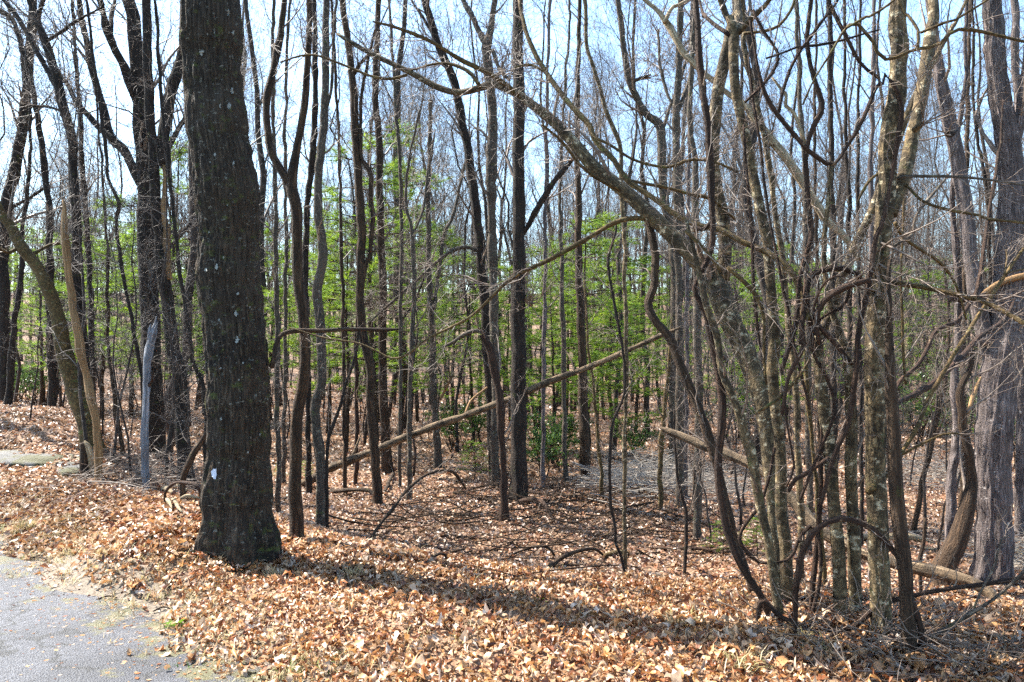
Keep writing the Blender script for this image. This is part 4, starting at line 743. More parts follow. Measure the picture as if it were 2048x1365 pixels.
for lab, pts in [('thick crooked root arch lying in the clearing', [(1090, 1140, 12), (1108, 1127, 13), (1124, 1115, 11), (1155, 1103, 9), (1183, 1098, 8), (1200, 1104, 7), (1207, 1113, 5)]),
                 ('short mossy log stub beside the root arch', [(1210, 1112, 13), (1235, 1106, 14), (1258, 1108, 10)]),
                 ('thin curved root hooping over the leaves left of the root arch', [(1020, 1112, 5), (1054, 1098, 6), (1080, 1093, 6), (1098, 1097, 6), (1110, 1115, 5)]),
                 ('small hooked stick standing in the leaves before the clearing', [(845, 1136, 5), (862, 1118, 6), (878, 1108, 6), (890, 1110, 5), (896, 1128, 4)]),
                 ('long forked branch lying across the clearing floor left of the snag', [(738, 1083, 7), (778, 1026, 8), (819, 975, 8), (856, 949, 8), (900, 942, 7), (925, 965, 6), (932, 978, 4)]),
                 ('dark fallen branch at the foot of the dark straight trunk', [(1033, 1006, 9), (1056, 1000, 9), (1082, 1003, 10), (1098, 1024, 9), (1108, 1048, 6)]),
                 ('long thin branch lying flat below the root arch', [(1000, 1062, 5), (1060, 1076, 6), (1120, 1088, 6), (1190, 1094, 7), (1250, 1098, 6)]),
                 ('pair of dark sticks by the crooked sapling', [(1310, 1096, 8), (1350, 1098, 8), (1400, 1098, 8), (1440, 1108, 6)]),
                 ('brown limb lying behind the shaggy trunk foot', [(655, 985, 9), (700, 980, 10), (740, 982, 9), (756, 1005, 6)]),
                 ('short broken stick leaning at the shaggy trunk', [(768, 985, 8), (780, 962, 9), (788, 948, 7)]),
                 ('thin grey stick pointing up right of dark straight trunk', [(1096, 1003, 6), (1108, 985, 6), (1118, 968, 5)]),
                 ('straight twiggy branch on the ground before the snag', [(885, 990, 6), (930, 995, 6), (975, 1000, 6), (1000, 1012, 4)]),
                 ('bark-stripped stick lying below the snag', [(880, 1072, 6), (930, 1075, 7), (985, 1080, 5)]),
                 ('pale debarked log lying right of the thickest clump trunk', [(1690, 1075, 13), (1760, 1074, 15), (1820, 1074, 14), (1870, 1088, 5)]),
                 ('pale thin log below the debarked one', [(1790, 1092, 9), (1850, 1098, 10), (1900, 1106, 4)]),
                 ('pale log emerging right of the broad grey tree', [(2005, 1098, 17), (2060, 1112, 18), (2110, 1122, 16)]),
                 ('grey thin log under the pale log at right edge', [(2000, 1128, 9), (2050, 1134, 10), (2110, 1140, 9)]),
                 ('dry stick lying on the leaves below the clump', [(1735, 1330, 9), (1700, 1345, 8), (1660, 1352, 5)]),
                 ('short bleached stick at the clump foot', [(1755, 1310, 7), (1770, 1330, 8), (1790, 1352, 8)]),
                 ('thin branch lying among the leaves right of the clump', [(1850, 1232, 10), (1900, 1248, 10), (1960, 1268, 9), (2048, 1280, 8)]),
                 ('thin black stick slanting over leaves at lower right', [(1860, 1192, 6), (1900, 1232, 6), (1950, 1282, 5), (1992, 1320, 4)]),
                 ('fallen branch behind the snaking trunk foot', [(545, 1008, 8), (570, 998, 8), (600, 985, 7)]),
                 ('straight stick on the bank right of the tall grass tuft', [(770, 1190, 5), (800, 1175, 6), (830, 1160, 5)])]:
    m = 'pale' if any(k in lab for k in ('pale', 'bleached')) else 'mossy' if 'mossy' in lab else 'vine' if any(k in lab for k in ('dark', 'black')) else 'brown'
    d0, d1_ = ground_depth(pts[0][0], pts[0][1]+pts[0][2]*.4), ground_depth(pts[-1][0], pts[-1][1]+pts[-1][2]*.4)
    d1_ = d0+np.clip(d1_-d0, -1.2, 1.2)
    big_ = any(k in lab for k in ('long', 'forked', 'twiggy', 'dark fallen', 'dry'))
    log(lab, pts, d0, d1_-d0, mat=m, name='fallen_branch' if 'log' not in lab else 'fallen_log', cat='branch' if 'log' not in lab else 'log', tw=(6, 3, 0) if big_ else None, tl=(.2, .6))

# ------------------------------------------------------------------ rock, stump, chips, weed, pebble
def blob(name, loc, size, mat, label, cat, seed, sub=4, rough=.35, flat=False, rot=0):
    import bmesh
    bm = bmesh.new(); bmesh.ops.create_icosphere(bm, subdivisions=sub, radius=1)
    P = np.array([v.co[:] for v in bm.verts]); n = fbm(P*1.3+seed, seed, 4)-.5; n2 = fbm(P*4+seed, seed+2, 3)-.5
    P = P*(1+rough*2*n+.18*n2)[:, None]; P = np.sign(P)*np.abs(P)**.8*np.array(size)
    for v, p in zip(bm.verts, P): v.co = p
    me = bpy.data.meshes.new(name); bm.to_mesh(me); bm.free(); me.materials.append(mat)
    me.polygons.foreach_set('use_smooth', np.full(len(me.polygons), not flat))
    o = obj(name, me, None, loc); o.rotation_euler = (0, 0, rot)
    return tag(o, label, cat)
def stone():
    t = NT('mossy_stone'); co = t.n('TexCoord').outputs['Object']
    c = t.ramp(t.noise(co, 5, 6, .65).outputs[0], [(.3, (.035, .032, .028)), (.7, (.12, .112, .10))]).outputs[0]
    c = t.mix(t.ramp(t.noise(co, 3.1, 5, .6).outputs[0], [(.48, 0.), (.56, .95)]).outputs[0], c, (.045, .040, .006))
    b = t.n('Bump', {'Height': t.noise(co, 26, 6, .7).outputs[0], 'Strength': .7, 'Distance': .03})
    p = t.n('BsdfPrincipled', {'Base Color': c, 'Roughness': .85, 'Normal': b}); t.t.links.new(p.outputs[0], t.out.inputs[0]); return t.m
M['stone'] = stone()
def gp(px, py, up=0.):
    d = ground_depth(px, py); p = at(px, py, d); p[2] = tz(p[0], p[1])+up; return p
p = gp(70, 925); blob('mossy_rock', p+np.array([-.1, .2, -.04]), (.8, .30, .11), M['stone'], 'flat pale rock capped with yellow moss at the left edge', 'rock', 3, rot=-.35, rough=.5)
p = gp(150, 948); blob('mossy_rock', p+np.array([0, .1, -.03]), (.26, .22, .10), M['stone'], 'smaller mossy rock tapering into leaves right of the flat pale rock', 'rock', 5, rot=-.6)
p = gp(312, 1332); blob('pebble', p+np.array([0, 0, .012]), (.026, .018, .015), M['stone'], 'dark pebble lying on the asphalt', 'pebble', 8, 2)
plant('stump', 'broken pale splintered stump behind the mossy rock', 'stump', 'brown', [(176, 952, 26), (170, 920, 24), (166, 886, 18)], d=None, tw=None, ext=False, flare=.2,
      limbs=[([(184, 950, 10), (182, 920, 14), (175, 895, 13), (168, 882, 3)], -.06, 'pale', 'splinter'), ([(182, 935, 8), (190, 955, 7), (200, 972, 4)], -.1, 'pale', 'splinter')])
for k, (x0, y0, x1, y1, w_) in enumerate([(325, 988, 352, 1000, 12), (345, 1010, 362, 1038, 9), (360, 1010, 400, 1008, 9), (352, 985, 385, 978, 8), (330, 1008, 345, 1030, 8), (368, 995, 396, 988, 6)]):
    p0, p1 = gp(x0, y0, .05), gp(x1, y1, .05); r = w_/2/F*p0[1]
    if np.linalg.norm(p1-p0) > .6: p1 = p0+(p1-p0)*.6/np.linalg.norm(p1-p0)
    Q = np.array([[*p0, r*.5], [*(p0*.6+p1*.4+[0, 0, .02]), r], [*p1, r*.35]])
    P_, R_, V_q, Fs, bk = stem(Q, w_, seed=60+k)
    tag(obj('wood_chunk', mesh_np('wood_chunk', V_q-p0, Fs, M['pale'], bk=bk), None, p0), ['bleached broken wood chunk nearest the weathered snag', 'bleached splinter pointing down towards the leaves by the massive oak', 'bleached split branch touching the left foot of the massive oak', 'uppermost bleached stick of the broken wood pile', 'small bleached splinter at the left of the broken wood pile', 'thin bleached stick between broken wood pieces'][k], 'wood', 'broken wood by the oak')
plant('fallen_branch', 'curled red-brown branch looping behind the bleached wood', 'branch', 'vine', [(330, 990, 6), (338, 975, 7), (352, 966, 8), (372, 966, 8), (398, 976, 7)], d=7.2, d1=-.3, tw=None, ext=False, grounded=False, part='stem')
plant('dead_branch', 'brown dead branch leaning on the left foot of the massive oak', 'branch', 'brown', [(366, 968, 14), (376, 935, 14), (392, 900, 14), (410, 875, 12), (430, 840, 8)], d=7.4, tw=None, ext=False)
# small weed rosette
def rosette(px, py, label, n=9, L=.10):
    p = gp(px, py, .004); V = []; Fq = []; C = []
    for k in range(n):
        a = k*2.4; el = .25+.75*(k % 3)/2; dr = np.array([math.cos(a)*math.cos(el), math.sin(a)*math.cos(el), math.sin(el)]); sd = np.array([-math.sin(a), math.cos(a), 0]); l = L*random.uniform(.7, 1.15)
        for t, wd in ((0, .006), (.3, .018), (.6, .024), (.85, .014), (1., .001)):
            c = dr*l*t-np.array([0, 0, .35*l*t*t]); V += [c-sd*wd, c+np.array([0, 0, -.004]), c+sd*wd]
        b = k*15; Fq += [[b+q*3+e, b+q*3+e+1, b+q*3+e+4, b+q*3+e+3] for q in range(4) for e in range(2)]
        C += [np.array((.10, .19, .02))*random.uniform(.8, 1.3)]*15
    o = obj('weed', mesh_np('weed', np.array(V), [np.array(Fq)], M['green'], col=np.array(C)), None, p); return tag(o, label, 'weed')
rosette(355, 1258, 'bright green leafy weed rosette at the asphalt edge', 10, .10)
rosette(1080, 1206, 'small green weed among the bank leaves below the root arch', 6, .05)
# twigs lying on the asphalt
for k, (a, b, lab) in enumerate([((40, 1128), (112, 1112), 'dark twig on the asphalt by the green weed at left'), ((60, 1120), (108, 1130), 'shorter dark twig crossing the first one on the asphalt'), ((165, 1112), (205, 1116), 'short thick twig at the edge of leaves on the asphalt'), ((192, 1204), (235, 1203), 'thin straight twig lying on bare asphalt'), ((306, 1228), (340, 1224), 'brown twig just left of the green weed rosette'), ((222, 1274), (262, 1276), 'faint tan twig on the asphalt below the weed')]):
    p0, p1 = gp(*a, .012), gp(*b, .012); m_ = (p0+p1)/2+np.array([0, .02, .012]); Q = np.array([[*p0, .005], [*m_, .006], [*p1, .003]])
    _, _, Vt, Ft, bt = stem(Q, 6, seed=80+k); tag(obj('twig', mesh_np('twig', Vt-p0, Ft, M['brown' if k != 5 else 'dead'], bk=bt), None, p0), lab, 'twig', 'twigs on the road')

# oak: white paint blaze and lichen spots pressed on the bark
oak = next(o for o in COL.objects if o.name.startswith('oak_tree'))
oak_d = oak.location.y
def paint_mat(name, c):
    t = NT(name); b = t.n('BsdfPrincipled', {'Base Color': c, 'Roughness': .9}); t.t.links.new(b.outputs[0], t.out.inputs[0]); return t.m
M['lich'] = paint_mat('pale_lichen', (.21, .21, .185)); M['paint'] = paint_mat('white_paint', (.48, .50, .56))
trunk_me = [c for c in oak.children if c.name.startswith('trunk')][0].data
tv_ = np.empty(len(trunk_me.vertices)*3, np.float32); trunk_me.vertices.foreach_get('co', tv_); tv_ = tv_.reshape(-1, 3)+np.array(oak.location)[None]
front = tv_[tv_[:, 1] < oak_d+.0]
fpx = (front[:, 0]/front[:, 1]*F+CX); fpy = CY-(front[:, 2]-CAMH)/front[:, 1]*F
def spot(px, py, wpx, hpx, name, mat, seed):
    """thin crusty patch that follows the trunk surface"""
    n = 18; V = []; r = np.random.default_rng(seed)
    a = np.linspace(0, 2*np.pi, n, endpoint=False); rad = r.uniform(.3, 1.2, n) if name != 'paint_mark' else r.uniform(.55, 1.15, n)
    pts = [(px, py)]+[(px+math.cos(q)*wpx/2*s*h, py+math.sin(q)*hpx/2*s*h) for h in (.5, 1.) for q, s in zip(a, rad)]
    for (u, v) in pts:
        k = np.argsort((fpx-u)**2+(fpy-v)**2)[:4]; V.append(at(u, v, front[k, 1].min()-.005))
    V = np.array(V)-np.array(oak.location)
    Fq = [[0, 1+k, 1+(k+1) % n] for k in range(n)]; F4 = [[1+k, 1+n+k, 1+n+(k+1) % n, 1+(k+1) % n] for k in range(n)]
    return obj(name, mesh_np(name, V, [np.array(Fq), np.array(F4)], mat), oak)
for k, (x, y, a, b) in enumerate([(404, 105, 13, 18), (457, 25, 8, 22), (466, 66, 8, 16), (440, 213, 7, 14), (458, 213, 9, 20), (464, 184, 10, 20), (433, 534, 13, 15), (411, 540, 8, 13), (471, 627, 13, 18), (474, 680, 12, 17), (476, 588, 8, 9), (438, 640, 5, 9), (441, 737, 6, 9), (442, 838, 5, 11), (486, 726, 5, 6), (430, 310, 6, 12), (467, 327, 7, 12), (420, 325, 4, 6), (418, 465, 4, 6), (500, 615, 4, 6), (496, 905, 6, 9), (520, 870, 5, 8), (415, 68, 5, 7), (447, 515, 5, 7), (478, 760, 5, 6), (455, 410, 5, 7)]):
    spot(x, y, a*.8, b*.75, 'lichen_patch', M['lich'], k)
spot(428, 947, 12, 25, 'paint_mark', M['paint'], 99)['label'] = 'white paint mark low on the trunk'

# ------------------------------------------------------------------ brush piles
def brush(label, x0, x1, y, h, n, seed, mat='brush', L=(.5, 1.8), r=.006, dy=.8):
    rg = np.random.default_rng(seed); d = ground_depth((x0+x1)/2, y); p = at((x0+x1)/2, y, d); wd = (x1-x0)/F*d; g = tz(p[0], d)
    K = 6; c = np.stack([p[0]+rg.uniform(-.5, .5, n)*wd, d+rg.normal(0, dy, n), np.zeros(n)], -1)
    fall = 1-np.abs(c[:, 0]-p[0])/(wd*.55); c[:, 2] = terrain(c[:, 0], c[:, 1])+.02+h*np.clip(fall, .15, 1)*rg.random(n)
    a = rg.normal(0, .55, n)+np.where(rg.random(n) < .5, 0, np.pi); l = rg.uniform(*L, n)
    dr = np.stack([np.cos(a), np.sin(a)*.8, rg.normal(.02, .22, n)], -1); P = [c-dr*l[:, None]/2]
    for k in range(K-1):
        P.append(P[-1]+unit(dr)*l[:, None]/(K-1)); dr = dr+rg.normal(0, .16, (n, 3))
    P = np.stack(P, 1); P[..., 2] = np.maximum(P[..., 2], terrain(P[..., 0], P[..., 1])+.01)
    R = (r*rg.uniform(.4, 1.5, n))[:, None]*np.linspace(1, .4, K)[None]
    B = Batch(); B.add(P, R, 4); tw = grow(P, R, 3, .15, .5, rmin=.0025, K=4, up=.1); B.add(*tw, 3)
    o = obj('brush_pile', B.mesh('brush_pile', M[mat], (p[0], d, g)), None, (p[0], d, g)); return tag(o, label, 'brush pile', kind='stuff')
brush('grey heap of dead branches behind the clearing', 1190, 1470, 985, .55, 330, 1)
brush('pale tangle of fallen twigs below the leaning sapling at right', 1790, 1960, 960, .4, 110, 2, L=(.4, 1.5))
brush('brown twig tangle on the clearing floor', 780, 1420, 1040, .07, 330, 3, 'brown', (.3, 1.7), .009, 1.7)
brush('scattered dead twigs at the feet of the left trees', 200, 430, 965, .35, 190, 4, 'twig', (.3, 1.1), .004, .6)
brush('dead twigs strewn at the foot of the clump', 1560, 2030, 1300, .10, 130, 5, 'twig', (.2, .8), .003, .35)
brush('twiggy debris right of the broad grey tree', 1960, 2120, 1130, .25, 110, 6, 'brush', (.4, 1.2), .005, .5)

# ------------------------------------------------------------------ copies of a thing with its parts
def copy_thing(src, loc, rz, sc_, label, group):
    c = src.copy(); COL.objects.link(c); c.location = loc; c.rotation_euler = (0, 0, rz); c.scale = (sc_,)*3 if not isinstance(sc_, tuple) else sc_
    c['label'] = label; c['group'] = group
    for ch in src.children:
        k = ch.copy(); COL.objects.link(k); k.parent = c
    return c
def where(px):
    """phrase that places a background thing between two near trunks"""
    L = sorted(LAND); lo = [l for l in L if l[0] < px]; hi = [l for l in L if l[0] >= px]
    if not lo: return 'left of '+hi[0][1]
    if not hi: return 'right of '+lo[-1][1]
    return 'between '+lo[-1][1]+' and '+hi[0][1]
ORD = ['leftmost', 'second', 'third', 'fourth', 'fifth', 'sixth', 'seventh', 'eighth', 'ninth', 'tenth', 'eleventh', 'twelfth', 'thirteenth', 'fourteenth', 'fifteenth', 'sixteenth', 'seventeenth', 'eighteenth', 'nineteenth', 'twentieth', 'twenty-first', 'twenty-second', 'twenty-third', 'twenty-fourth', 'twenty-fifth']
def name_by_zone(items, kind):
    """items: list of dict with px, far -> label; unique where ordinals can single it out"""
    zones = {}
    for it in sorted(items, key=lambda q: q['px']): zones.setdefault((where(it['px']), it.get('band', '')), []).append(it)
    for (wz, band), its in zones.items():
        for k, it in enumerate(its):
            o_ = '' if len(its) == 1 else (ORD[k] if k == 0 else ORD[min(k, 24)]+' from left')+' '
            it['label'] = f'{band+" " if band else ""}{kind}, {o_.strip()+", " if o_ else ""}{wz}'

# ------------------------------------------------------------------ young white pines
def make_pine(seed, H=6.):
    rg = np.random.default_rng(seed); root = empty('pine_tree', (0, 0, -50))
    n = 14; z = np.linspace(-.15, H, n); P = np.stack([np.cumsum(rg.normal(0, .025, n)), np.cumsum(rg.normal(0, .025, n)), z], -1); R = np.linspace(.065, .008, n)
    V, Fs, bk = tubes(P[None], R[None], 8); obj('trunk', mesh_np('trunk', V, Fs, M['brown'], bk=bk), root)
    bP = []; bR = []
    for zz in np.arange(.26*H, H-.15, .30):
        f = 1-zz/H; m = rg.integers(4, 6); a0 = rg.uniform(0, 6.28)
        for k in range(m):
            if rg.random() < .30: continue
            zz = zz+rg.normal(0, .09)
            a = a0+k*6.283/m+rg.normal(0, .25); l = (.45+1.95*f**.7)*rg.uniform(.6, 1.15); i = np.clip(int((zz+.15)/H*(n-1)), 0, n-1); b = np.array([P[i, 0], P[i, 1], zz])
            t = np.linspace(0, 1, 6)[:, None]; dr = np.array([math.cos(a), math.sin(a), 0])
            bP.append(b+dr*l*t+np.array([0, 0, 1])*(l*(.22*t-.16*t*t+.20*t**3*f*.3))+rg.normal(0, .02, (6, 3))*t); bR.append(np.linspace(.014, .004, 6))
    bP = np.array(bP); bR = np.array(bR); B = Batch(); B.add(bP, bR, 4)
    sP, sR = grow(bP, bR, 9, .2, .7, ang=(.5, .9), up=.05, K=4, t0=.25, rmin=.003, wander=.10); sP[:, :, 2] = sP[:, :1, 2]+(sP[:, :, 2]-sP[:, :1, 2])*.5; B.add(sP, sR, 3)
    obj('branches', B.mesh('branches', M['brown']), root)
    # needle tufts along twig ends
    def pts_on(Pa, n_, t0): 
        N, K, _ = Pa.shape; t = rg.uniform(t0, 1, (N, n_))*(K-1); i = np.minimum(t.astype(int), K-2); f = (t-i)[..., None]
        return (np.take_along_axis(Pa, i[..., None], 1)*(1-f)+np.take_along_axis(Pa, i[..., None]+1, 1)*f).reshape(-1, 3), np.repeat(unit(Pa[:, -1]-Pa[:, 0]), n_, 0)
    a1, d1 = pts_on(sP, 4, .35); a2, d2 = pts_on(bP, 5, .5); A = np.vstack([a1, a2]); Dr = np.vstack([d1, d2]); N = len(A); q = 11
    A = np.repeat(A, q, 0); Dr = np.repeat(Dr, q, 0); nd = unit(Dr*.8+rg.normal(0, .6, (N*q, 3))*[1, 1, .45]+np.array([0, 0, .12])); l = rg.uniform(.09, .17, N*q)[:, None]; sd = unit(np.cross(nd, rg.normal(size=(N*q, 3))))*.0042
    Vn = np.stack([A-sd, A+sd, A+nd*l], 1).reshape(-1, 3); Fn = np.arange(N*q*3).reshape(-1, 3)
    base = np.array([(.15, .25, .022), (.20, .30, .025), (.24, .33, .030), (.12, .22, .040)])[rg.integers(0, 4, N)]*rg.uniform(.8, 1.25, (N, 1))
    obj('crown', mesh_np('crown', Vn, [Fn], M['needle'], col=np.repeat(base, q*3, 0), smooth=False), root)
    return root
pines = [make_pine(s) for s in (11, 12, 13, 14)]
pine_spots = [(80, 26, 6), (150, 28, 6.2), (205, 22, 5.8), (262, 26, 7.2), (345, 20, 7.4), (375, 25, 5.8), (540, 25, 6), (600, 20, 4.8), (655, 22, 5.8), (690, 18, 5.2), (748, 18, 7.4), (800, 21, 7.2), (835, 27, 5.8), (905, 23, 5.4), (945, 20, 4.6), (1020, 28, 5.6),
              (1085, 19, 5.0), (1130, 25, 5.8), (1175, 18, 5.4), (1228, 21, 6.0), (1195, 23, 5.0), (1270, 24, 4.6), (1480, 23, 5.4), (1535, 27, 6.2), (1590, 21, 4.8), (1860, 27, 5.4), (485, 24, 5.0), (300, 19, 5.0), (1105, 17, 3.9), (1250, 17, 3.6), (1520, 19, 4.4),
              (120, 38, 7.5), (455, 38, 7), (720, 36, 7.5), (990, 40, 7.5), (1380, 38, 7), (1700, 35, 6.5), (1985, 38, 7), (30, 34, 7), (300, 36, 8), (640, 40, 8), (860, 36, 7), (1150, 34, 7), (1320, 32, 6), (1440, 36, 7), (1610, 34, 6.5), (1790, 32, 6), (1890, 36, 7)]
its = [dict(px=a, d=b, h=c, band=('low' if c < 4.7 else 'tall' if c > 6.5 else 'middling')) for a, b, c in pine_spots]
name_by_zone(its, 'green young pine')
for k, it in enumerate(its):
    x = (it['px']-CX)/F*it['d']; s = it['h']/6
    args = ((x, it['d'], tz(x, it['d'])), random.uniform(0, 6.28), (s*1.05, s*1.05, s))
    if k < 4:
        o = pines[k]; o.location = args[0]; o.rotation_euler = (0, 0, args[1]); o.scale = args[2]; o['label'] = it['label']; o['group'] = 'young pines behind the clearing'
    else: o = copy_thing(pines[k % 4], *args, it['label'], 'young pines behind the clearing')
    o['category'] = 'pine'
for px, py, h, lab in [(948, 962, .75, 'knee-high pine seedling left of the dark straight trunk'), (612, 965, .4, 'small pine seedling behind the Y-forked trunk foot'), (560, 965, .35, 'small pine sprig just right of the massive oak'), (1448, 1118, .45, 'small green seedling beside the shaggy vine foot'), (1515, 1120, .5, 'green seedling seen through the clump foot')]:
    p = gp(px, py); s = h/6; o = copy_thing(pines[1], p, px, (s*1.6, s*1.6, s), lab, 'pine seedlings'); o['category'] = 'seedling'

# ------------------------------------------------------------------ evergreen laurel shrubs
def make_shrub(seed):
    rg = np.random.default_rng(seed); root = empty('laurel_shrub', (0, 0, -50)); n = 11
    a = rg.uniform(0, 6.28, n); l = rg.uniform(.15, .6, n); P = [np.zeros((n, 3))+rg.normal(0, .08, (n, 3))*[1, 1, 0]-[0, 0, .05]]; dr = np.stack([np.cos(a)*l, np.sin(a)*l, np.ones(n)], -1)
    for k in range(6): P.append(P[-1]+unit(dr)*.27); dr = dr+rg.normal(0, .2, (n, 3))
    P = np.stack(P, 1); R = np.linspace(.014, .005, 7)[None]*np.ones((n, 1)); B = Batch(); B.add(P, R, 5); b = grow(P, R, 7, .25, .7, K=5, t0=.25, rmin=.003); B.add(*b, 3); c = grow(*b, 3, .12, .3, K=4, rmin=.002); B.add(*c, 3)
    obj('stem', B.mesh('stem', M['brown']), root)
    E = np.concatenate([b[0][:, -1], b[0][:, 3], c[0][:, -1], c[0][:, 2]]); q = 5; A = np.repeat(E, q, 0); N = len(A)
    dr = unit(rg.normal(size=(N, 3))+[0, 0, .25]); sd = unit(np.cross(dr, rg.normal(size=(N, 3)))); L = rg.uniform(.05, .09, N)[:, None]
    V = np.stack([A, A+dr*L*.5+sd*L*.22, A+dr*L, A+dr*L*.5-sd*L*.22], 1).reshape(-1, 3); Fq = np.arange(N*4).reshape(-1, 4)
    C = np.array([(.055, .11, .022), (.085, .15, .028), (.12, .19, .03), (.04, .085, .024)])[rg.integers(0, 4, N)]
    obj('foliage', mesh_np('foliage', V, [Fq], M['green'], col=np.repeat(C, 4, 0), smooth=False), root); root['category'] = 'shrub'
    return root
shr = [make_shrub(21), make_shrub(22)]
spots = [(1085, 955, .75), (1115, 940, .7), (1262, 925, .6), (1840, 895, 1.2), (1880, 875, 1.3), (2035, 940, 1.1), (1500, 895, 1.), (70, 815, 1.), (40, 802, 1.), (905, 905, .7), (960, 890, .7), (1960, 870, 1.2)]
its = [dict(px=a, py=b, s=c) for a, b, c in spots]; name_by_zone(its, 'leafy evergreen shrub')
for k, it in enumerate(its):
    p = gp(it['px'], it['py'])
    if p[1] > 34: p = at(it['px'], it['py'], 26.); p[2] = tz(p[0], 26.)
    if k < 2: o = shr[k]; o.location = p; o.scale = (it['s'],)*3; o['label'] = it['label']; o['group'] = 'evergreen shrubs'
    else: copy_thing(shr[k % 2], p, random.uniform(0, 6), it['s'], it['label'], 'evergreen shrubs')

# ------------------------------------------------------------------ background bare trees and saplings
def make_bare(seed, H, r0, lean=.05, dense=1.):
    rg = np.random.default_rng(seed); root = empty('woodland_tree', (0, 0, -60)); n = 16
    z = np.linspace(-.2, H, n); P = np.stack([np.cumsum(rg.normal(lean, .16, n)), np.cumsum(rg.normal(0, .16, n)), z], -1); R = r0*(1-.82*np.linspace(0, 1, n)**1.1)
    P[:, :2] -= P[0, :2]
    V, Fs, bk = tubes(P[None], R[None], 9); obj('trunk', mesh_np('trunk', V, Fs, M['far'], bk=bk), root)
    B = Batch(); p1, r1 = grow(P[None], R[None], int(12*dense), H*.12, H*.34, ang=(.35, .85), up=.35, K=8, t0=.28, rr=.5, rmin=.008, wander=.14); B.add(p1, r1, 5)
    p2, r2 = grow(p1, r1, 5, H*.06, H*.16, up=.28, K=6, rmin=.005, wander=.2); B.add(p2, r2, 4)
    p3, r3 = grow(p2, r2, 6, .5, 1.5, up=.2, K=5, rmin=.0035, wander=.24); B.add(p3, r3, 3)
    p4, r4 = grow(p3, r3, 4, .25, 1., up=.1, K=4, rmin=.0024, wander=.26); B.add(p4, r4, 3)
    obj('crown', B.mesh('crown', M['fartwig']), root); root['category'] = 'tree'; return root
def make_sap(seed, H):
    rg = np.random.default_rng(seed); root = empty('understory_sapling', (0, 0, -60)); n = 12
    z = np.linspace(-.1, H, n); P = np.stack([np.cumsum(rg.normal(.02, .07, n)), np.cumsum(rg.normal(0, .07, n)), z], -1); P[:, :2] -= P[0, :2]; R = .022*(1-.85*np.linspace(0, 1, n))
    V, Fs, bk = tubes(P[None], R[None], 6); obj('trunk', mesh_np('trunk', V, Fs, M['far'], bk=bk), root)
    B = Batch(); a = grow(P[None], R[None], 18, .5, 1.5, ang=(.6, 1.3), up=.12, t0=.12, rmin=.005, K=6); B.add(*a, 4); b = grow(*a, 5, .2, .7, up=.05, rmin=.0035, K=5); B.add(*b, 3); c = grow(*b, 5, .12, .42, rmin=.0024, K=4); B.add(*c, 3)
    obj('crown', B.mesh('crown', M['fartwig']), root); root['category'] = 'sapling'; return root
bares = [make_bare(31, 14, .075), make_bare(32, 16, .10, -.04), make_bare(33, 12, .055, .08), make_bare(34, 17, .115, .0), make_bare(35, 11, .045, -.08), make_bare(36, 15, .07, .02)]
saps = [make_sap(41, 4.), make_sap(42, 5.5), make_sap(43, 3.2), make_sap(44, 4.6)]
rg = np.random.default_rng(99)
its = []; tries = 0
while len(its) < 150 and tries < 6000:
    tries += 1
    d = 16+42*rg.random()**.7; px = rg.uniform(-60, 2110)
    x = (px-CX)/F*d
    if any((x-i['x'])**2+(d-i['d'])**2 < (.9+.02*d)**2 for i in its): continue
    its.append(dict(px=px, d=d, x=x, band='near slender' if d < 22 else 'mid-distance' if d < 32 else 'far'))
while len(its) < 295:
    d = 56+34*rg.random() if len(its) < 250 else 28+26*rg.random(); px = rg.uniform(-20, 2070); its.append(dict(px=px, d=d, x=(px-CX)/F*d))
near = [i for i in its if i['d'] < 24]; far_ = [i for i in its if i['d'] >= 24]
for i in near: i['band'] = ''
name_by_zone(near, 'slender bare tree')
for i in far_: i['band'] = 'farthest' if i['d'] > 56 else 'far' if i['d'] > 36 else 'mid-distance'
name_by_zone(far_, 'thin bare tree')
used = set()
for k, it in enumerate(its):
    j = int(rg.integers(0, 6)); a = ((it['x'], it['d'], tz(it['x'], it['d'])), rg.uniform(0, 6.28), float(rg.uniform(.8, 1.2)))
    if j not in used:
        used.add(j); o = bares[j]; o.location = a[0]; o.rotation_euler = (0, 0, a[1]); o.scale = (a[2],)*3; o['label'] = it['label']; o['group'] = 'bare trees '+where(it['px'])
    else: copy_thing(bares[j], *a, it['label'], 'bare trees '+where(it['px']))
sparse = make_bare(51, 13, .085, .02, .45); sp0 = [True]
for k, (x, y, s) in enumerate([(-9.2, 12.2, .9), (-12.4, 14.0, 1.), (-11.8, 16.6, .9), (-16.8, 18.6, 1.), (-14.8, 20.2, .9), (-10.2, 13.6, .7)]):
    lab = ['bare tree nearest the road beyond the left picture edge', 'bare tree second nearest the road beyond the left edge', 'bare tree deeper in the wood beyond the left edge', 'tallest bare tree far beyond the left picture edge', 'bare tree behind the others beyond the left edge', 'smallest bare tree beyond the left picture edge'][k]
    if k == 0: sparse.location = (x, y, tz(x, y)); sparse['label'] = lab; sparse['group'] = 'bare trees beyond the left edge'
    else: copy_thing(sparse, (x, y, tz(x, y)), k*1.3, s, lab, 'bare trees beyond the left edge')
its = []; used = set(); tries = 0
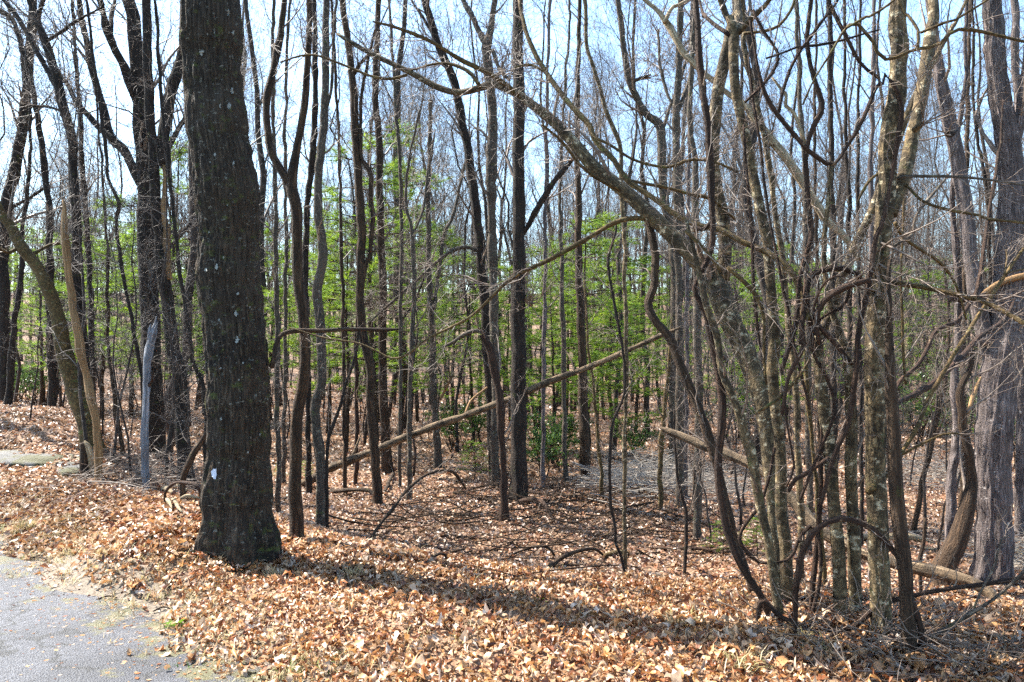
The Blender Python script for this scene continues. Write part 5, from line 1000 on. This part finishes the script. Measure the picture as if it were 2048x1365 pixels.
while len(its) < 190 and tries < 5000:
    tries += 1
    d = 9.5+22*rg.random() if len(its) < 90 else 26+26*rg.random(); px = rg.uniform(-40, 2090); x = (px-CX)/F*d
    if 640 < px < 1460 and d < 14.5: continue
    if d < 12 and rg.random() < .5: continue
    its.append(dict(px=px, d=d, x=x))
for px, d in [(175, 9.3), (228, 9.8), (262, 8.9), (330, 9.2), (390, 8.6), (352, 10.4), (60, 11.5), (430, 10.5), (1420, 9.8), (1480, 11), (1850, 10.5), (1880, 9.4)]: its.append(dict(px=px, d=d, x=(px-CX)/F*d))
while len(its) < 275:
    d = 44+24*rg.random(); px = rg.uniform(-20, 2070); its.append(dict(px=px, d=d, x=(px-CX)/F*d))
for i in its: i['band'] = 'farthest' if i['d'] > 42 else 'far' if i['d'] > 30 else ''
name_by_zone(its, 'twiggy sapling')
for it in its:
    j = int(rg.integers(0, 4)); a = ((it['x'], it['d'], tz(it['x'], it['d'])), rg.uniform(0, 6.28), float(rg.uniform(.6, 1.15))*(1.5 if it['d'] > 26 else 1))
    if j not in used:
        used.add(j); o = saps[j]; o.location = a[0]; o.rotation_euler = (0, 0, a[1]); o.scale = (a[2],)*3; o['label'] = it['label']; o['group'] = 'understory saplings '+where(it['px'])
    else: copy_thing(saps[j], *a, it['label'], 'understory saplings '+where(it['px']))

# ------------------------------------------------------------------ the wooded hill beyond: one mass
n = 300; d = 60+115*rg.random(n)**1.5; x = rg.uniform(-1, 1, n)*d*.74; z = terrain(x, d); H = rg.uniform(9, 15, n); K = 5; t = np.linspace(0, 1, K)
P = np.stack([x[:, None]+np.cumsum(rg.normal(0, .18, (n, K)), 1), d[:, None]+np.zeros((n, K)), z[:, None]-.3+H[:, None]*t], -1); R = rg.uniform(.07, .17, n)[:, None]*(1-.75*t)[None]
B = Batch(); B.add(P, R, 4); a = grow(P, R, 9, 2., 4.5, ang=(.4, .9), up=.35, K=4, t0=.3, rmin=.03); B.add(*a, 3); b = grow(*a, 5, 1., 2.4, up=.25, K=3, rmin=.018); B.add(*b, 3)
tag(obj('distant_woods', B.mesh('distant_woods', M['far'])), 'grey mass of bare trees on the far rising ground', 'woods', kind='stuff')
